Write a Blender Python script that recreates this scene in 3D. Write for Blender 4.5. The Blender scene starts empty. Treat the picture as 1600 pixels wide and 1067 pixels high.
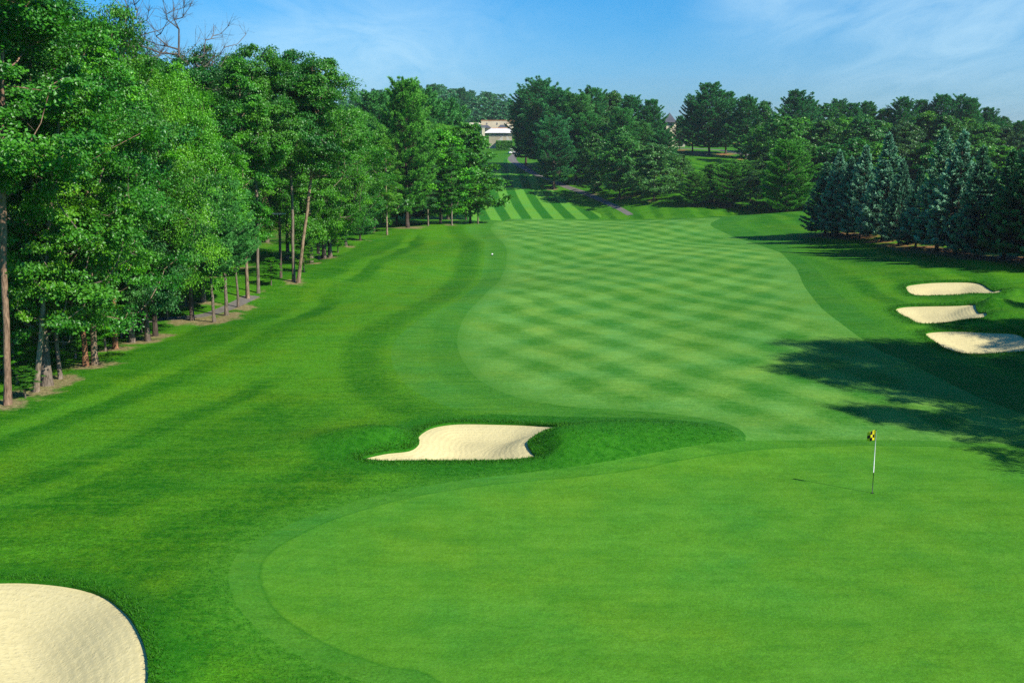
import bpy, math, random
import numpy as np
from mathutils import Vector
from mathutils.geometry import delaunay_2d_cdt

SC = bpy.context.scene
COL = SC.collection
R = math.radians
rng = np.random.default_rng(7)

# ------------------------------------------------------------------ camera
CAM_H, PITCH, F = 11.8, R(10.12), 1700.0
cam = bpy.data.cameras.new('camera')
cam.sensor_width = 36.0
cam.lens = F / 1600.0 * 36.0
cam.clip_end = 6000
cam_o = bpy.data.objects.new('camera', cam)
COL.objects.link(cam_o)
cam_o.location = (0, 0, CAM_H)
cam_o.rotation_euler = (R(90) - PITCH, 0, 0)
SC.camera = cam_o

# ------------------------------------------------------------------ light
SUN_DIR = Vector((2.06, -1.5, 2.05)).normalized()
SUN_EL = math.asin(SUN_DIR.z)
SUN_AZ = math.atan2(SUN_DIR.x, SUN_DIR.y)
sun = bpy.data.lights.new('sun', 'SUN')
sun.energy = 4.6
sun.angle = R(0.5)
sun.color = (1.0, 0.95, 0.86)
sun_o = bpy.data.objects.new('sun', sun)
COL.objects.link(sun_o)
sun_o.rotation_euler = SUN_DIR.to_track_quat('Z', 'Y').to_euler()

SC.view_settings.view_transform = 'Standard'
SC.view_settings.look = 'None'
SC.view_settings.gamma = 1.0
SC.view_settings.exposure = 0.52
SC.cycles.max_bounces = 6
SC.cycles.diffuse_bounces = 3
SC.cycles.glossy_bounces = 2
SC.cycles.transmission_bounces = 3
SC.cycles.transparent_max_bounces = 4
SC.cycles.caustics_reflective = False
SC.cycles.caustics_refractive = False
SC.cycles.use_denoising = False


class NT:
    """tiny node-tree writer"""
    def __init__(self, tree):
        self.t = tree
        self.t.nodes.clear()

    def n(self, typ, **kw):
        nd = self.t.nodes.new(typ)
        for k, v in kw.items():
            if k.startswith('i_'):
                continue
            setattr(nd, k, v)
        return nd

    def set(self, sock, v):
        if hasattr(v, 'is_output') or isinstance(v, bpy.types.NodeSocket):
            self.t.links.new(v, sock)
        elif v is not None:
            if isinstance(v, (tuple, list)) and len(v) == 3 and sock.type == 'RGBA':
                v = (*v, 1)
            sock.default_value = v

    def math(self, op, a, b=None, c=None, clamp=False):
        nd = self.n('ShaderNodeMath', operation=op, use_clamp=clamp)
        self.set(nd.inputs[0], a)
        if b is not None: self.set(nd.inputs[1], b)
        if c is not None: self.set(nd.inputs[2], c)
        return nd.outputs[0]

    def vmath(self, op, a, b=None):
        nd = self.n('ShaderNodeVectorMath', operation=op)
        self.set(nd.inputs[0], a)
        if b is not None: self.set(nd.inputs[1], b)
        return nd.outputs[1] if op in ('DOT_PRODUCT', 'LENGTH') else nd.outputs[0]

    def noise(self, vec, scale, detail=3, rough=0.55, dist=0.0):
        nd = self.n('ShaderNodeTexNoise')
        self.set(nd.inputs['Vector'], vec)
        nd.inputs['Scale'].default_value = scale
        nd.inputs['Detail'].default_value = detail
        nd.inputs['Roughness'].default_value = rough
        nd.inputs['Distortion'].default_value = dist
        return nd.outputs['Fac']

    def rng(self, v, a, b, c=0.0, d=1.0, smooth=False):
        nd = self.n('ShaderNodeMapRange')
        if smooth: nd.interpolation_type = 'SMOOTHSTEP'
        self.set(nd.inputs[0], v)
        for i, q in enumerate((a, b, c, d)): self.set(nd.inputs[i + 1], q)
        return nd.outputs[0]

    def mix(self, f, a, b, mode='MIX'):
        nd = self.n('ShaderNodeMix', data_type='RGBA', blend_type=mode)
        self.set(nd.inputs[0], f)
        self.set(nd.inputs[6], a)
        self.set(nd.inputs[7], b)
        return nd.outputs[2]

    def scale_col(self, col, f):
        """colour times scalar"""
        nd = self.n('ShaderNodeVectorMath', operation='SCALE')
        self.set(nd.inputs[0], col)
        self.set(nd.inputs['Scale'], f)
        return nd.outputs[0]

    def attr(self, name):
        nd = self.n('ShaderNodeAttribute', attribute_name=name)
        return nd.outputs['Fac']


def new_mat(name):
    m = bpy.data.materials.new(name)
    m.use_nodes = True
    return m, NT(m.node_tree)


def finish(nt, col, rough=0.7, spec=0.2, bump=None, bdist=0.03, bstr=0.5, extra=None):
    p = nt.n('ShaderNodeBsdfPrincipled')
    nt.set(p.inputs['Base Color'], col)
    nt.set(p.inputs['Roughness'], rough)
    nt.set(p.inputs['Specular IOR Level'], spec)
    if bump is not None:
        b = nt.n('ShaderNodeBump')
        b.inputs['Strength'].default_value = bstr
        b.inputs['Distance'].default_value = bdist
        nt.set(b.inputs['Height'], bump)
        nt.set(p.inputs['Normal'], b.outputs[0])
    o = nt.n('ShaderNodeOutputMaterial')
    nt.set(o.inputs['Surface'], p.outputs[0])
    return p


# ------------------------------------------------------------------ sky
world = bpy.data.worlds.new('World')
SC.world = world
world.use_nodes = True
w = NT(world.node_tree)
sky = w.n('ShaderNodeTexSky')
sky.sky_type = 'NISHITA'
sky.sun_disc = False
sky.sun_elevation = SUN_EL
sky.sun_rotation = SUN_AZ
sky.altitude = 100
sky.air_density = 1.0
sky.dust_density = 0.6
sky.ozone_density = 3.0
hs = w.n('ShaderNodeHueSaturation')
hs.inputs['Hue'].default_value = 0.488
hs.inputs['Saturation'].default_value = 1.3
hs.inputs['Value'].default_value = 1.0
w.set(hs.inputs['Color'], sky.outputs[0])
tc = w.n('ShaderNodeTexCoord')
gen = tc.outputs['Generated']
sep = w.n('ShaderNodeSeparateXYZ')
w.set(sep.inputs[0], gen)
# direction on a high flat cloud deck
zc = w.math('MAXIMUM', w.math('ADD', sep.outputs[2], 0.12), 0.03)
cx = w.math('DIVIDE', sep.outputs[0], zc)
cy = w.math('DIVIDE', sep.outputs[1], zc)
cmb = w.n('ShaderNodeCombineXYZ')
w.set(cmb.inputs[0], cx); w.set(cmb.inputs[1], cy)
mp = w.n('ShaderNodeMapping')
mp.inputs['Rotation'].default_value = (0, 0, R(33))
mp.inputs['Scale'].default_value = (0.9, 0.34, 1)
mp.inputs['Location'].default_value = (0.35, 0.2, 0)
w.set(mp.inputs['Vector'], cmb.outputs[0])
c1 = w.noise(mp.outputs[0], 0.9, 3, 0.5, 0.3)
c2 = w.noise(mp.outputs[0], 3.4, 8, 0.62, 0.9)
c3 = w.rng(c1, 0.44, 0.66, 0, 1, True)
c4 = w.rng(c2, 0.30, 0.78, 0.30, 1)
cl = w.math('MULTIPLY', c3, c4)
# veils seen in the picture: two lobes either side of a clear gap
def lobe(ax, az, sx, sz):
    a = w.math('DIVIDE', w.math('SUBTRACT', w.math('DIVIDE', sep.outputs[0], w.math('MAXIMUM', sep.outputs[1], 0.05)), ax), sx)
    b = w.math('DIVIDE', w.math('SUBTRACT', sep.outputs[2], az), sz)
    d = w.math('ADD', w.math('POWER', w.math('ABSOLUTE', a), 2), w.math('POWER', w.math('ABSOLUTE', b), 2))
    return w.math('EXPONENT', w.math('MULTIPLY', d, -1))
lb = w.math('ADD', lobe(-0.13, 0.09, 0.13, 0.06), lobe(0.40, 0.11, 0.17, 0.09))
lb = w.math('ADD', lb, w.math('MULTIPLY', lobe(0.24, 0.13, 0.06, 0.03), 0.7))
cov = w.math('MULTIPLY', w.math('ADD', w.math('MULTIPLY', cl, 0.05), w.math('MULTIPLY', w.math('MULTIPLY', c4, lb), 0.66)), 1.0, clamp=True)
t1 = w.mix(w.rng(sep.outputs[2], 0.0, 0.063), (.50, .80, 1.27), (.43, .82, 1.28))
t2 = w.mix(w.rng(sep.outputs[2], 0.063, 0.125), t1, (.21, .83, 1.33))
skycol = w.mix(1.0, hs.outputs[0], t2, 'MULTIPLY')
cloudcol = w.mix(cov, skycol, (6.0, 8.6, 10.0))
bg = w.n('ShaderNodeBackground')
w.set(bg.inputs['Color'], cloudcol)
bg.inputs['Strength'].default_value = 0.076
wo = w.n('ShaderNodeOutputWorld')
w.set(wo.inputs['Surface'], bg.outputs[0])


# ------------------------------------------------------------------ helpers
def tag(o, label=None, cat=None, group=None, kind=None):
    if label: o['label'] = label
    if cat: o['category'] = cat
    if group: o['group'] = group
    if kind: o['kind'] = kind
    return o


def link(o, parent=None):
    COL.objects.link(o)
    if parent is not None: o.parent = parent
    return o


def raw_mesh(name, verts, faces, mats=(), smooth=False, attrs=None, mat_idx=None):
    """faces: (n,3)/(n,4) array or list of such arrays"""
    me = bpy.data.meshes.new(name)
    verts = np.asarray(verts, dtype=np.float32)
    if not isinstance(faces, (list, tuple)): faces = [faces]
    faces = [np.asarray(f, dtype=np.int32) for f in faces if len(f)]
    me.vertices.add(len(verts))
    me.vertices.foreach_set('co', verts.ravel())
    loops = np.concatenate([f.ravel() for f in faces])
    sizes = np.concatenate([np.full(len(f), f.shape[1], np.int32) for f in faces])
    starts = np.concatenate([[0], np.cumsum(sizes)[:-1]]).astype(np.int32)
    me.loops.add(len(loops))
    me.loops.foreach_set('vertex_index', loops)
    me.polygons.add(len(sizes))
    me.polygons.foreach_set('loop_start', starts)
    try:
        me.polygons.foreach_set('loop_total', sizes)
    except Exception:
        pass
    me.polygons.foreach_set('use_smooth', np.full(len(sizes), smooth, bool))
    if mat_idx is not None:
        me.polygons.foreach_set('material_index', np.asarray(mat_idx, np.int32))
    for m in mats: me.materials.append(m)
    if attrs:
        for k, v in attrs.items():
            a = me.attributes.new(k, 'FLOAT', 'POINT')
            a.data.foreach_set('value', np.asarray(v, np.float32))
    me.update(calc_edges=True)
    me.validate()
    return me


class MB:
    """mesh builder for small hard objects"""
    def __init__(self):
        self.v = []; self.f = []; self.m = []

    def add(self, vs, fs, mi=0):
        b = len(self.v)
        self.v += [tuple(q) for q in vs]
        self.f += [tuple(b + i for i in f) for f in fs]
        self.m += [mi] * len(fs)
        return self

    def box(self, c, s, mi=0, rz=0.0):
        hx, hy, hz = s[0] / 2, s[1] / 2, s[2] / 2
        ca, sa = math.cos(rz), math.sin(rz)
        vs = []
        for z in (-hz, hz):
            for x, y in ((-hx, -hy), (hx, -hy), (hx, hy), (-hx, hy)):
                vs.append((c[0] + x * ca - y * sa, c[1] + x * sa + y * ca, c[2] + z))
        return self.add(vs, [(3, 2, 1, 0), (4, 5, 6, 7), (0, 1, 5, 4), (1, 2, 6, 5), (2, 3, 7, 6), (3, 0, 4, 7)], mi)

    def tube(self, pts, rads, n=10, mi=0, cap=True):
        pts = [Vector(p) for p in pts]
        rings = []
        base = len(self.v)
        up0 = Vector((0, 0, 1))
        for i, p in enumerate(pts):
            d = (pts[min(i + 1, len(pts) - 1)] - pts[max(i - 1, 0)]).normalized()
            a = d.cross(Vector((1, 0, 0)) if abs(d.x) < .8 else up0).normalized()
            b = d.cross(a).normalized()
            for k in range(n):
                t = 2 * math.pi * k / n
                q = p + (a * math.cos(t) + b * math.sin(t)) * rads[i]
                self.v.append(tuple(q))
        for i in range(len(pts) - 1):
            for k in range(n):
                k2 = (k + 1) % n
                self.f.append((base + i * n + k, base + i * n + k2, base + (i + 1) * n + k2, base + (i + 1) * n + k))
                self.m.append(mi)
        if cap:
            self.f.append(tuple(base + k for k in range(n))); self.m.append(mi)
            e = base + (len(pts) - 1) * n
            self.f.append(tuple(e + k for k in reversed(range(n)))); self.m.append(mi)
        return self

    def hip(self, x0, x1, y0, y1, z0, z1, ridge=0.5, mi=0):
        """hip roof with a ridge along x"""
        cy = (y0 + y1) / 2; w_ = (x1 - x0) * (1 - ridge) / 2
        vs = [(x0, y0, z0), (x1, y0, z0), (x1, y1, z0), (x0, y1, z0), (x0 + w_, cy, z1), (x1 - w_, cy, z1)]
        return self.add(vs, [(0, 1, 5, 4), (1, 2, 5), (2, 3, 4, 5), (3, 0, 4), (3, 2, 1, 0)], mi)

    def build(self, name, mats, parent=None, smooth=False):
        me = bpy.data.meshes.new(name)
        me.from_pydata(self.v, [], self.f)
        if not isinstance(mats, (list, tuple)): mats = [mats]
        for m in mats: me.materials.append(m)
        me.polygons.foreach_set('material_index', self.m)
        me.polygons.foreach_set('use_smooth', [smooth] * len(self.f))
        me.update()
        return link(bpy.data.objects.new(name, me), parent)


def empty(name, loc, rz=0.0):
    o = bpy.data.objects.new(name, None)
    o.empty_display_size = 0.5
    o.location = loc
    o.rotation_euler = (0, 0, rz)
    return link(o)


# ------------------------------------------------------------------ terrain
def sstep(a, b, x):
    t = np.clip((x - a) / (b - a), 0, 1)
    return t * t * (3 - 2 * t)


PY = np.arange(-100, 4000, 1.0)
def prof(knots, sig):
    ky, kz = zip(*knots)
    z = np.interp(PY, ky, kz)
    k = np.arange(-4 * sig, 4 * sig + 1)
    g = np.exp(-k ** 2 / (2 * sig ** 2)); g /= g.sum()
    return np.convolve(np.pad(z, int(4 * sig), 'edge'), g, 'valid')
PL = prof([(-100, 0), (150, 0), (185, 0.1), (200, -2), (216, -5.2), (230, -5.0), (260, -2.3), (300, 2), (350, 6.0), (400, 8.8), (440, 10.6), (470, 11.5), (560, 17), (700, 30), (850, 38), (1200, 38), (4000, 30)], 5)
PR = prof([(-100, 0), (150, 0), (185, 0.1), (198, -1.5), (212, -3.6), (226, -3.0), (250, 0.5), (300, 8), (330, 11.0), (360, 12.6), (420, 15), (560, 20), (700, 26), (900, 30), (1200, 30), (4000, 26)], 5)
BUNKERS = []     # filled below: (polygon, depth, shoulder)
LIPS = []        # raised grass lips (x, y, sx, sy, height), outside the sand only
MOUNDS = []      # (x, y, sx, sy, rot, height)


def poly_sd(poly, x, y):
    """signed distance to a polygon, positive inside"""
    P = np.asarray(poly); Q = np.roll(P, -1, 0)
    d2 = np.full(x.shape, 1e18); ins = np.zeros(x.shape, bool)
    for (ax, ay), (bx, by) in zip(P, Q):
        ex, ey = bx - ax, by - ay
        t = np.clip(((x - ax) * ex + (y - ay) * ey) / (ex * ex + ey * ey + 1e-12), 0, 1)
        d2 = np.minimum(d2, (x - ax - t * ex) ** 2 + (y - ay - t * ey) ** 2)
        c = (ay > y) != (by > y)
        with np.errstate(divide='ignore', invalid='ignore'):
            xi = ax + (y - ay) * ex / (ey if abs(ey) > 1e-12 else 1e-12)
        ins ^= c & (x < xi)
    d = np.sqrt(d2)
    return np.where(ins, d, -d)


def line_d(line, x, y):
    """signed distance to an open polyline, positive on its left (smooth far away)"""
    P = np.asarray(line)
    best = np.full(x.shape, 1e18); s = np.zeros(x.shape)
    for (ax, ay), (bx, by) in zip(P[:-1], P[1:]):
        ex, ey = bx - ax, by - ay
        t = np.clip(((x - ax) * ex + (y - ay) * ey) / (ex * ex + ey * ey), 0, 1)
        dd = (x - ax - t * ex) ** 2 + (y - ay - t * ey) ** 2
        sg = np.sign(ex * (y - ay) - ey * (x - ax))
        m = dd < best
        best = np.where(m, dd, best); s = np.where(m, sg * np.sqrt(dd), s)
    return s


def terrain(x, y):
    x = np.asarray(x, float); y = np.asarray(y, float)
    u = x / np.maximum(y, 60)
    t = sstep(0.03, 0.17, u)
    z = np.interp(y, PY, PL) * (1 - t) + np.interp(y, PY, PR) * t
    near = 1 - sstep(170, 200, y)
    z = z + 2.6 * sstep(26, 62, x) * near
    z = z - 1.2 * sstep(-24, -60, x) * near * 0.6
    und = 0.16 * np.sin(x * 0.11 + 1.3) * np.cos(y * 0.085 + 0.4) + 0.10 * np.sin(x * 0.21 - y * 0.13) + 0.05 * np.sin(x * 0.5 + y * 0.31)
    z = z + und * (1 + 1.1 * sstep(4, -6, x)) * sstep(30, 60, np.hypot(x - 8, (y - 32))) * near
    z = z + 0.12 * np.sin(x * 0.16 + 0.4) * np.sin(y * 0.15)
    z = z + 0.5 * np.sin(x * 0.05 + 1) * np.sin(y * 0.043) * sstep(230, 300, y)
    for (mx, my, sx, sy, rot, h) in MOUNDS:
        ca, sa = math.cos(rot), math.sin(rot)
        a = ((x - mx) * ca + (y - my) * sa) / sx; b = (-(x - mx) * sa + (y - my) * ca) / sy
        z = z + h * np.exp(-(a * a + b * b))
    for (poly, dep, sh) in BUNKERS:
        c = np.mean(poly, 0); rad = np.max(np.hypot(*(np.asarray(poly) - c).T))
        m = np.hypot(x - c[0], y - c[1]) < rad + 7
        if m.any():
            z = z.copy() if z.shape else z
            sd = poly_sd(poly, x[m], y[m]) if x.shape else poly_sd(poly, np.array([x]), np.array([y]))[0]
            if x.shape:
                for (lx, ly, sx, sy, h) in LIPS:
                    if np.hypot(lx - c[0], ly - c[1]) < rad + 6:
                        z[m] += h * np.exp(-((x[m] - lx) / sx) ** 2 - ((y[m] - ly) / sy) ** 2) * sstep(0, -1.1, sd)
            if x.shape: z[m] -= dep * sstep(0, sh, sd)
            else: z = z - dep * sstep(0, sh, sd)
    return z


CP, SP = math.cos(PITCH), math.sin(PITCH)


def at(u, v):
    """ground point seen at a pixel of the photograph"""
    a, b = (u - 800) / F, (533.5 - v) / F
    d = np.array([a, CP + SP * b, -SP + CP * b])
    t = 12 * 1.01 ** np.arange(0, 560)
    P = d[None] * t[:, None]
    h = CAM_H + P[:, 2] - terrain(P[:, 0], P[:, 1])
    i = np.argmax(h < 0)
    if not (h < 0).any(): raise ValueError(('no ground at', u, v))
    lo, hi = t[i - 1], t[i]
    for _ in range(24):
        mid = (lo + hi) / 2; p = d * mid
        if CAM_H + p[2] - terrain(p[0:1], p[1:2])[0] < 0: hi = mid
        else: lo = mid
    p = d * hi
    return float(p[0]), float(p[1])


def atd(u, y, v=None):
    """ground point in column u at distance y; also the height that reaches row v"""
    z = 0.0
    for _ in range(6):
        dep = y * CP - (z - CAM_H) * SP
        x = (u - 800) / F * dep
        z = float(terrain(np.array([x]), np.array([y]))[0])
    h = None
    if v is not None:
        k = (533.5 - v) / F
        h = CAM_H + y * (k * CP - SP) / (CP + k * SP) - z
    return x, y, z, h


def px3(u, v, y):
    """3-D point at pixel (u,v) and distance y"""
    k = (533.5 - v) / F
    dz = y * (k * CP - SP) / (CP + k * SP)
    dep = y * CP - dz * SP
    return ((u - 800) / F * dep, y, CAM_H + dz)


def smooth_poly(pix, closed=True, step=0.010, world=None, maxd=1e9):
    """Catmull-Rom through pixel points, laid on the ground and resampled"""
    P = world if world is not None else [at(u, v) for u, v in pix]
    P = np.array(P); n = len(P); out = []
    segs = range(n) if closed else range(n - 1)
    for i in segs:
        if closed: p0, p1, p2, p3 = P[(i - 1) % n], P[i], P[(i + 1) % n], P[(i + 2) % n]
        else: p0, p1, p2, p3 = P[max(i - 1, 0)], P[i], P[i + 1], P[min(i + 2, n - 1)]
        L = np.hypot(*(p2 - p1)); dist = np.hypot(*((p1 + p2) / 2))
        k = max(1, int(math.ceil(L / (step * max(dist, 10)))))
        for j in range(k):
            t = j / k
            out.append(0.5 * ((2 * p1) + (-p0 + p2) * t + (2 * p0 - 5 * p1 + 4 * p2 - p3) * t * t + (-p0 + 3 * p1 - 3 * p2 + p3) * t ** 3))
    if not closed: out.append(P[-1])
    return np.array(out)


# mounds first (they shape what lies on them)
def mound(u, v, sx, sy, h, rot=0.0):
    x, y = at(u, v); MOUNDS.append((x, y, sx, sy, rot, h))
mound(1150, 352, 11, 12, 1.1)
mound(985, 690, 5.2, 2.2, 0.75)
LIPS.append((*at(885, 700), 2.3, 1.5, 0.62))
LIPS.append((*at(610, 693), 2.6, 1.1, 0.35))
LIPS.append((*at(1545, 487), 2.6, 1.6, 0.5))
mound(560, 690, 2.6, 1.6, 0.45)
mound(245, 1000, 2.0, 4.0, 0.35)
mound(1600, 505, 6, 3.0, 0.9)
mound(1570, 470, 5, 2.5, 0.8)
mound(480, 445, 9, 8, 0.5)
mound(1330, 430, 8, 10, 0.5)

P_GREEN = smooth_poly([(406, 900), (414, 872), (450, 845), (520, 812), (620, 782), (720, 763), (820, 752), (920, 744), (1000, 733), (1060, 720), (1150, 706), (1240, 699), (1340, 696), (1440, 697), (1540, 700), (1640, 706)]
                      , closed=False, step=0.012)
g_right = [(21.5, 40.0), (27, 34), (29, 27), (26, 20), (18, 15.5), (8, 15), (0.5, 18.0)]
g_left = [at(u, v) for u, v in [(690, 1067), (600, 1040), (520, 1010), (450, 970), (418, 935)]]
P_GREEN = np.vstack([P_GREEN[:-1], smooth_poly(None, False, 0.015, world=[tuple(P_GREEN[-1])] + g_right + g_left + [tuple(P_GREEN[0])])[1:-1]])


def offset_poly(P, dist):
    """outward offset of a counter/clockwise polygon, dist per vertex"""
    Q = np.roll(P, -1, 0); O = np.roll(P, 1, 0)
    tdir = Q - O; tdir /= np.linalg.norm(tdir, axis=1)[:, None] + 1e-9
    nrm = np.stack([tdir[:, 1], -tdir[:, 0]], 1)
    area = 0.5 * np.sum(P[:, 0] * Q[:, 1] - Q[:, 0] * P[:, 1])
    if area < 0: nrm = -nrm
    return P + nrm * (dist[:, None] if hasattr(dist, 'shape') else dist)

P_FRINGE = offset_poly(P_GREEN, .85)[::2]

P_FAIR = smooth_poly([(790, 346), (792, 395), (785, 430), (762, 455), (733, 485), (716, 520), (718, 552), (745, 590), (800, 618), (880, 634), (970, 640), (1060, 648), (1130, 660), (1165, 680), (1165, 700),
                      (1240, 694), (1340, 691), (1440, 692), (1560, 697), (1650, 704), (1740, 690), (1640, 660), (1540, 625), (1470, 592), (1410, 562), (1370, 545), (1300, 495), (1262, 455), (1240, 415),
                      (1215, 393), (1178, 380), (1135, 365), (1110, 352), (1100, 341)], True, 0.014)
# carry the fairway over the crest
far_edge = [(36, 200), (18, 207), (-4, 205)]
P_FAIR = np.vstack([P_FAIR, np.array(far_edge)])
P_CUT = smooth_poly([(757, 347), (757, 380), (755, 420), (738, 450), (700, 478), (640, 510), (612, 545), (625, 590), (680, 628), (760, 645), (860, 650), (960, 652), (1060, 656), (1130, 668), (1155, 684), (1150, 703),
                     (1300, 694), (1480, 692), (1660, 704), (1820, 690), (1720, 640), (1620, 605), (1530, 575), (1450, 550), (1400, 530), (1350, 490), (1300, 450), (1262, 412), (1240, 394), (1215, 372), (1150, 350), (1140, 339)], True, 0.016)
P_CUT = np.vstack([P_CUT, np.array([(46, 196), (36, 205), (18, 212), (-9, 210)])])

HILL_L = [(-16, 232), (-13, 255), (-9, 285), (-5, 320), (-3, 352), (-2.5, 385)]
HILL_R = [(1.6, 385), (2.5, 350), (6.5, 320), (10.5, 290), (14.5, 262), (18, 236)]
P_HILL = smooth_poly(None, True, 0.016, world=HILL_L + HILL_R)

B_MID = smooth_poly([(566, 715), (600, 706), (640, 701), (655, 690), (654, 680), (672, 667), (710, 660), (770, 660), (830, 662), (873, 664), (850, 672), (830, 684), (824, 692), (832, 706), (838, 712), (800, 717), (740, 718.5), (660, 718.5), (600, 719)], True, 0.006)
B_LEFT = smooth_poly([(-90, 930), (-60, 912), (0, 906), (60, 907), (120, 915), (165, 930), (197, 955), (217, 985), (229, 1020), (231, 1060), (222, 1100), (180, 1140), (90, 1150), (-30, 1130), (-100, 1060), (-115, 985)], True, 0.008)
B_R1 = smooth_poly([(1416, 448), (1432, 443), (1475, 440), (1525, 441), (1545, 450), (1566, 454), (1530, 458), (1480, 461), (1430, 461)], True, 0.005)
B_R2 = smooth_poly([(1400, 484), (1412, 478.5), (1450, 477), (1500, 478), (1522, 480), (1525, 488), (1542, 492), (1510, 498), (1470, 504), (1435, 504), (1418, 496)], True, 0.005)
B_R3 = smooth_poly([(1448, 524), (1452, 518), (1490, 516), (1540, 518), (1590, 521), (1606, 533), (1612, 546), (1560, 551), (1510, 552), (1480, 545), (1465, 536)], True, 0.005)
ALLB = [B_MID, B_LEFT, B_R1, B_R2, B_R3]

ROAD_C = [at(u, v) for u, v in [(985, 336), (940, 313), (905, 299), (868, 285), (838, 273), (812, 258), (800, 248)]]
ROAD_C = ROAD_C + [(2.0, 432), (-2.0, 470)]
rc = smooth_poly(None, False, 0.012, world=ROAD_C)


def ribbon(C, wd):
    T = np.gradient(C, axis=0); T /= np.linalg.norm(T, axis=1)[:, None]
    N = np.stack([-T[:, 1], T[:, 0]], 1)
    wd = np.asarray(wd)
    wd = wd[:, None] if wd.ndim else wd
    return np.vstack([C + N * wd / 2, (C - N * wd / 2)[::-1]])
P_ROAD = ribbon(rc, np.linspace(1.4, 3.6, len(rc)))
r2 = smooth_poly(None, False, 0.012, world=[atd(1175, 318)[:2], atd(1158, 322)[:2], atd(1140, 330)[:2], atd(1118, 338)[:2], atd(1080, 343)[:2], atd(1040, 346)[:2]])
P_ROAD2 = ribbon(r2, 3.4)
r3 = smooth_poly(None, False, 0.012, world=[(58, 150), (68, 158), (80, 164), (95, 170)])
P_ROAD3 = ribbon(r3, 3.0)
r4 = smooth_poly(None, False, 0.012, world=[at(395, 462), at(330, 490), at(240, 500), at(130, 512), (-40, 72), (-52, 66)])
P_ROAD4 = ribbon(r4, 1.2)

BUNKERS += [(B_MID, 0.42, 1.8), (B_LEFT, 0.45, 2.5), (B_R1, 0.35, 2.0), (B_R2, 0.35, 2.0), (B_R3, 0.35, 2.0)]

LONG = smooth_poly([(468, 692), (500, 676), (560, 668), (640, 655), (720, 650), (800, 643), (900, 640), (1000, 642), (1090, 650), (1140, 662), (1156, 678), (1130, 694), (1060, 706), (980, 722), (900, 733), (800, 740), (700, 745), (600, 742), (520, 725)], True, 0.02)
STRIPE = [(-60, 20)] + [at(u, v) for u, v in [(0, 770), (200, 700), (400, 615), (560, 520), (650, 440), (700, 390), (735, 352)]] + [(-7.5, 260)]
HILLG = [(8, 232), (5, 262), (3, 290), (1.5, 320), (0.5, 400)]

LITTER = []      # (x, y, radius) filled by the tree table

# ------------------------------------------------------------------ tree tables (photo column, row or distance of the foot, row of the top)
# kinds: names of crown shapes built further down
G_ROW = 'broadleaf trees along the left edge of the rough'
G_WOOD = 'broadleaf trees deep in the left wood'
G_SPR = 'spruces in a row behind the right bunkers'
G_PINE = 'tall pines on the hill beyond the fairway'
G_BACK = 'trees on the wooded hillside behind the spruces'
G_RIGHT = 'tall trees beside the green at the right'
OAK, MAPLE, LIME, DEEP, BLUEG = (0.048, 0.225, 0.010), (0.072, 0.290, 0.007), (0.082, 0.345, 0.005), (0.032, 0.170, 0.013), (0.036, 0.205, 0.032)
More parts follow.
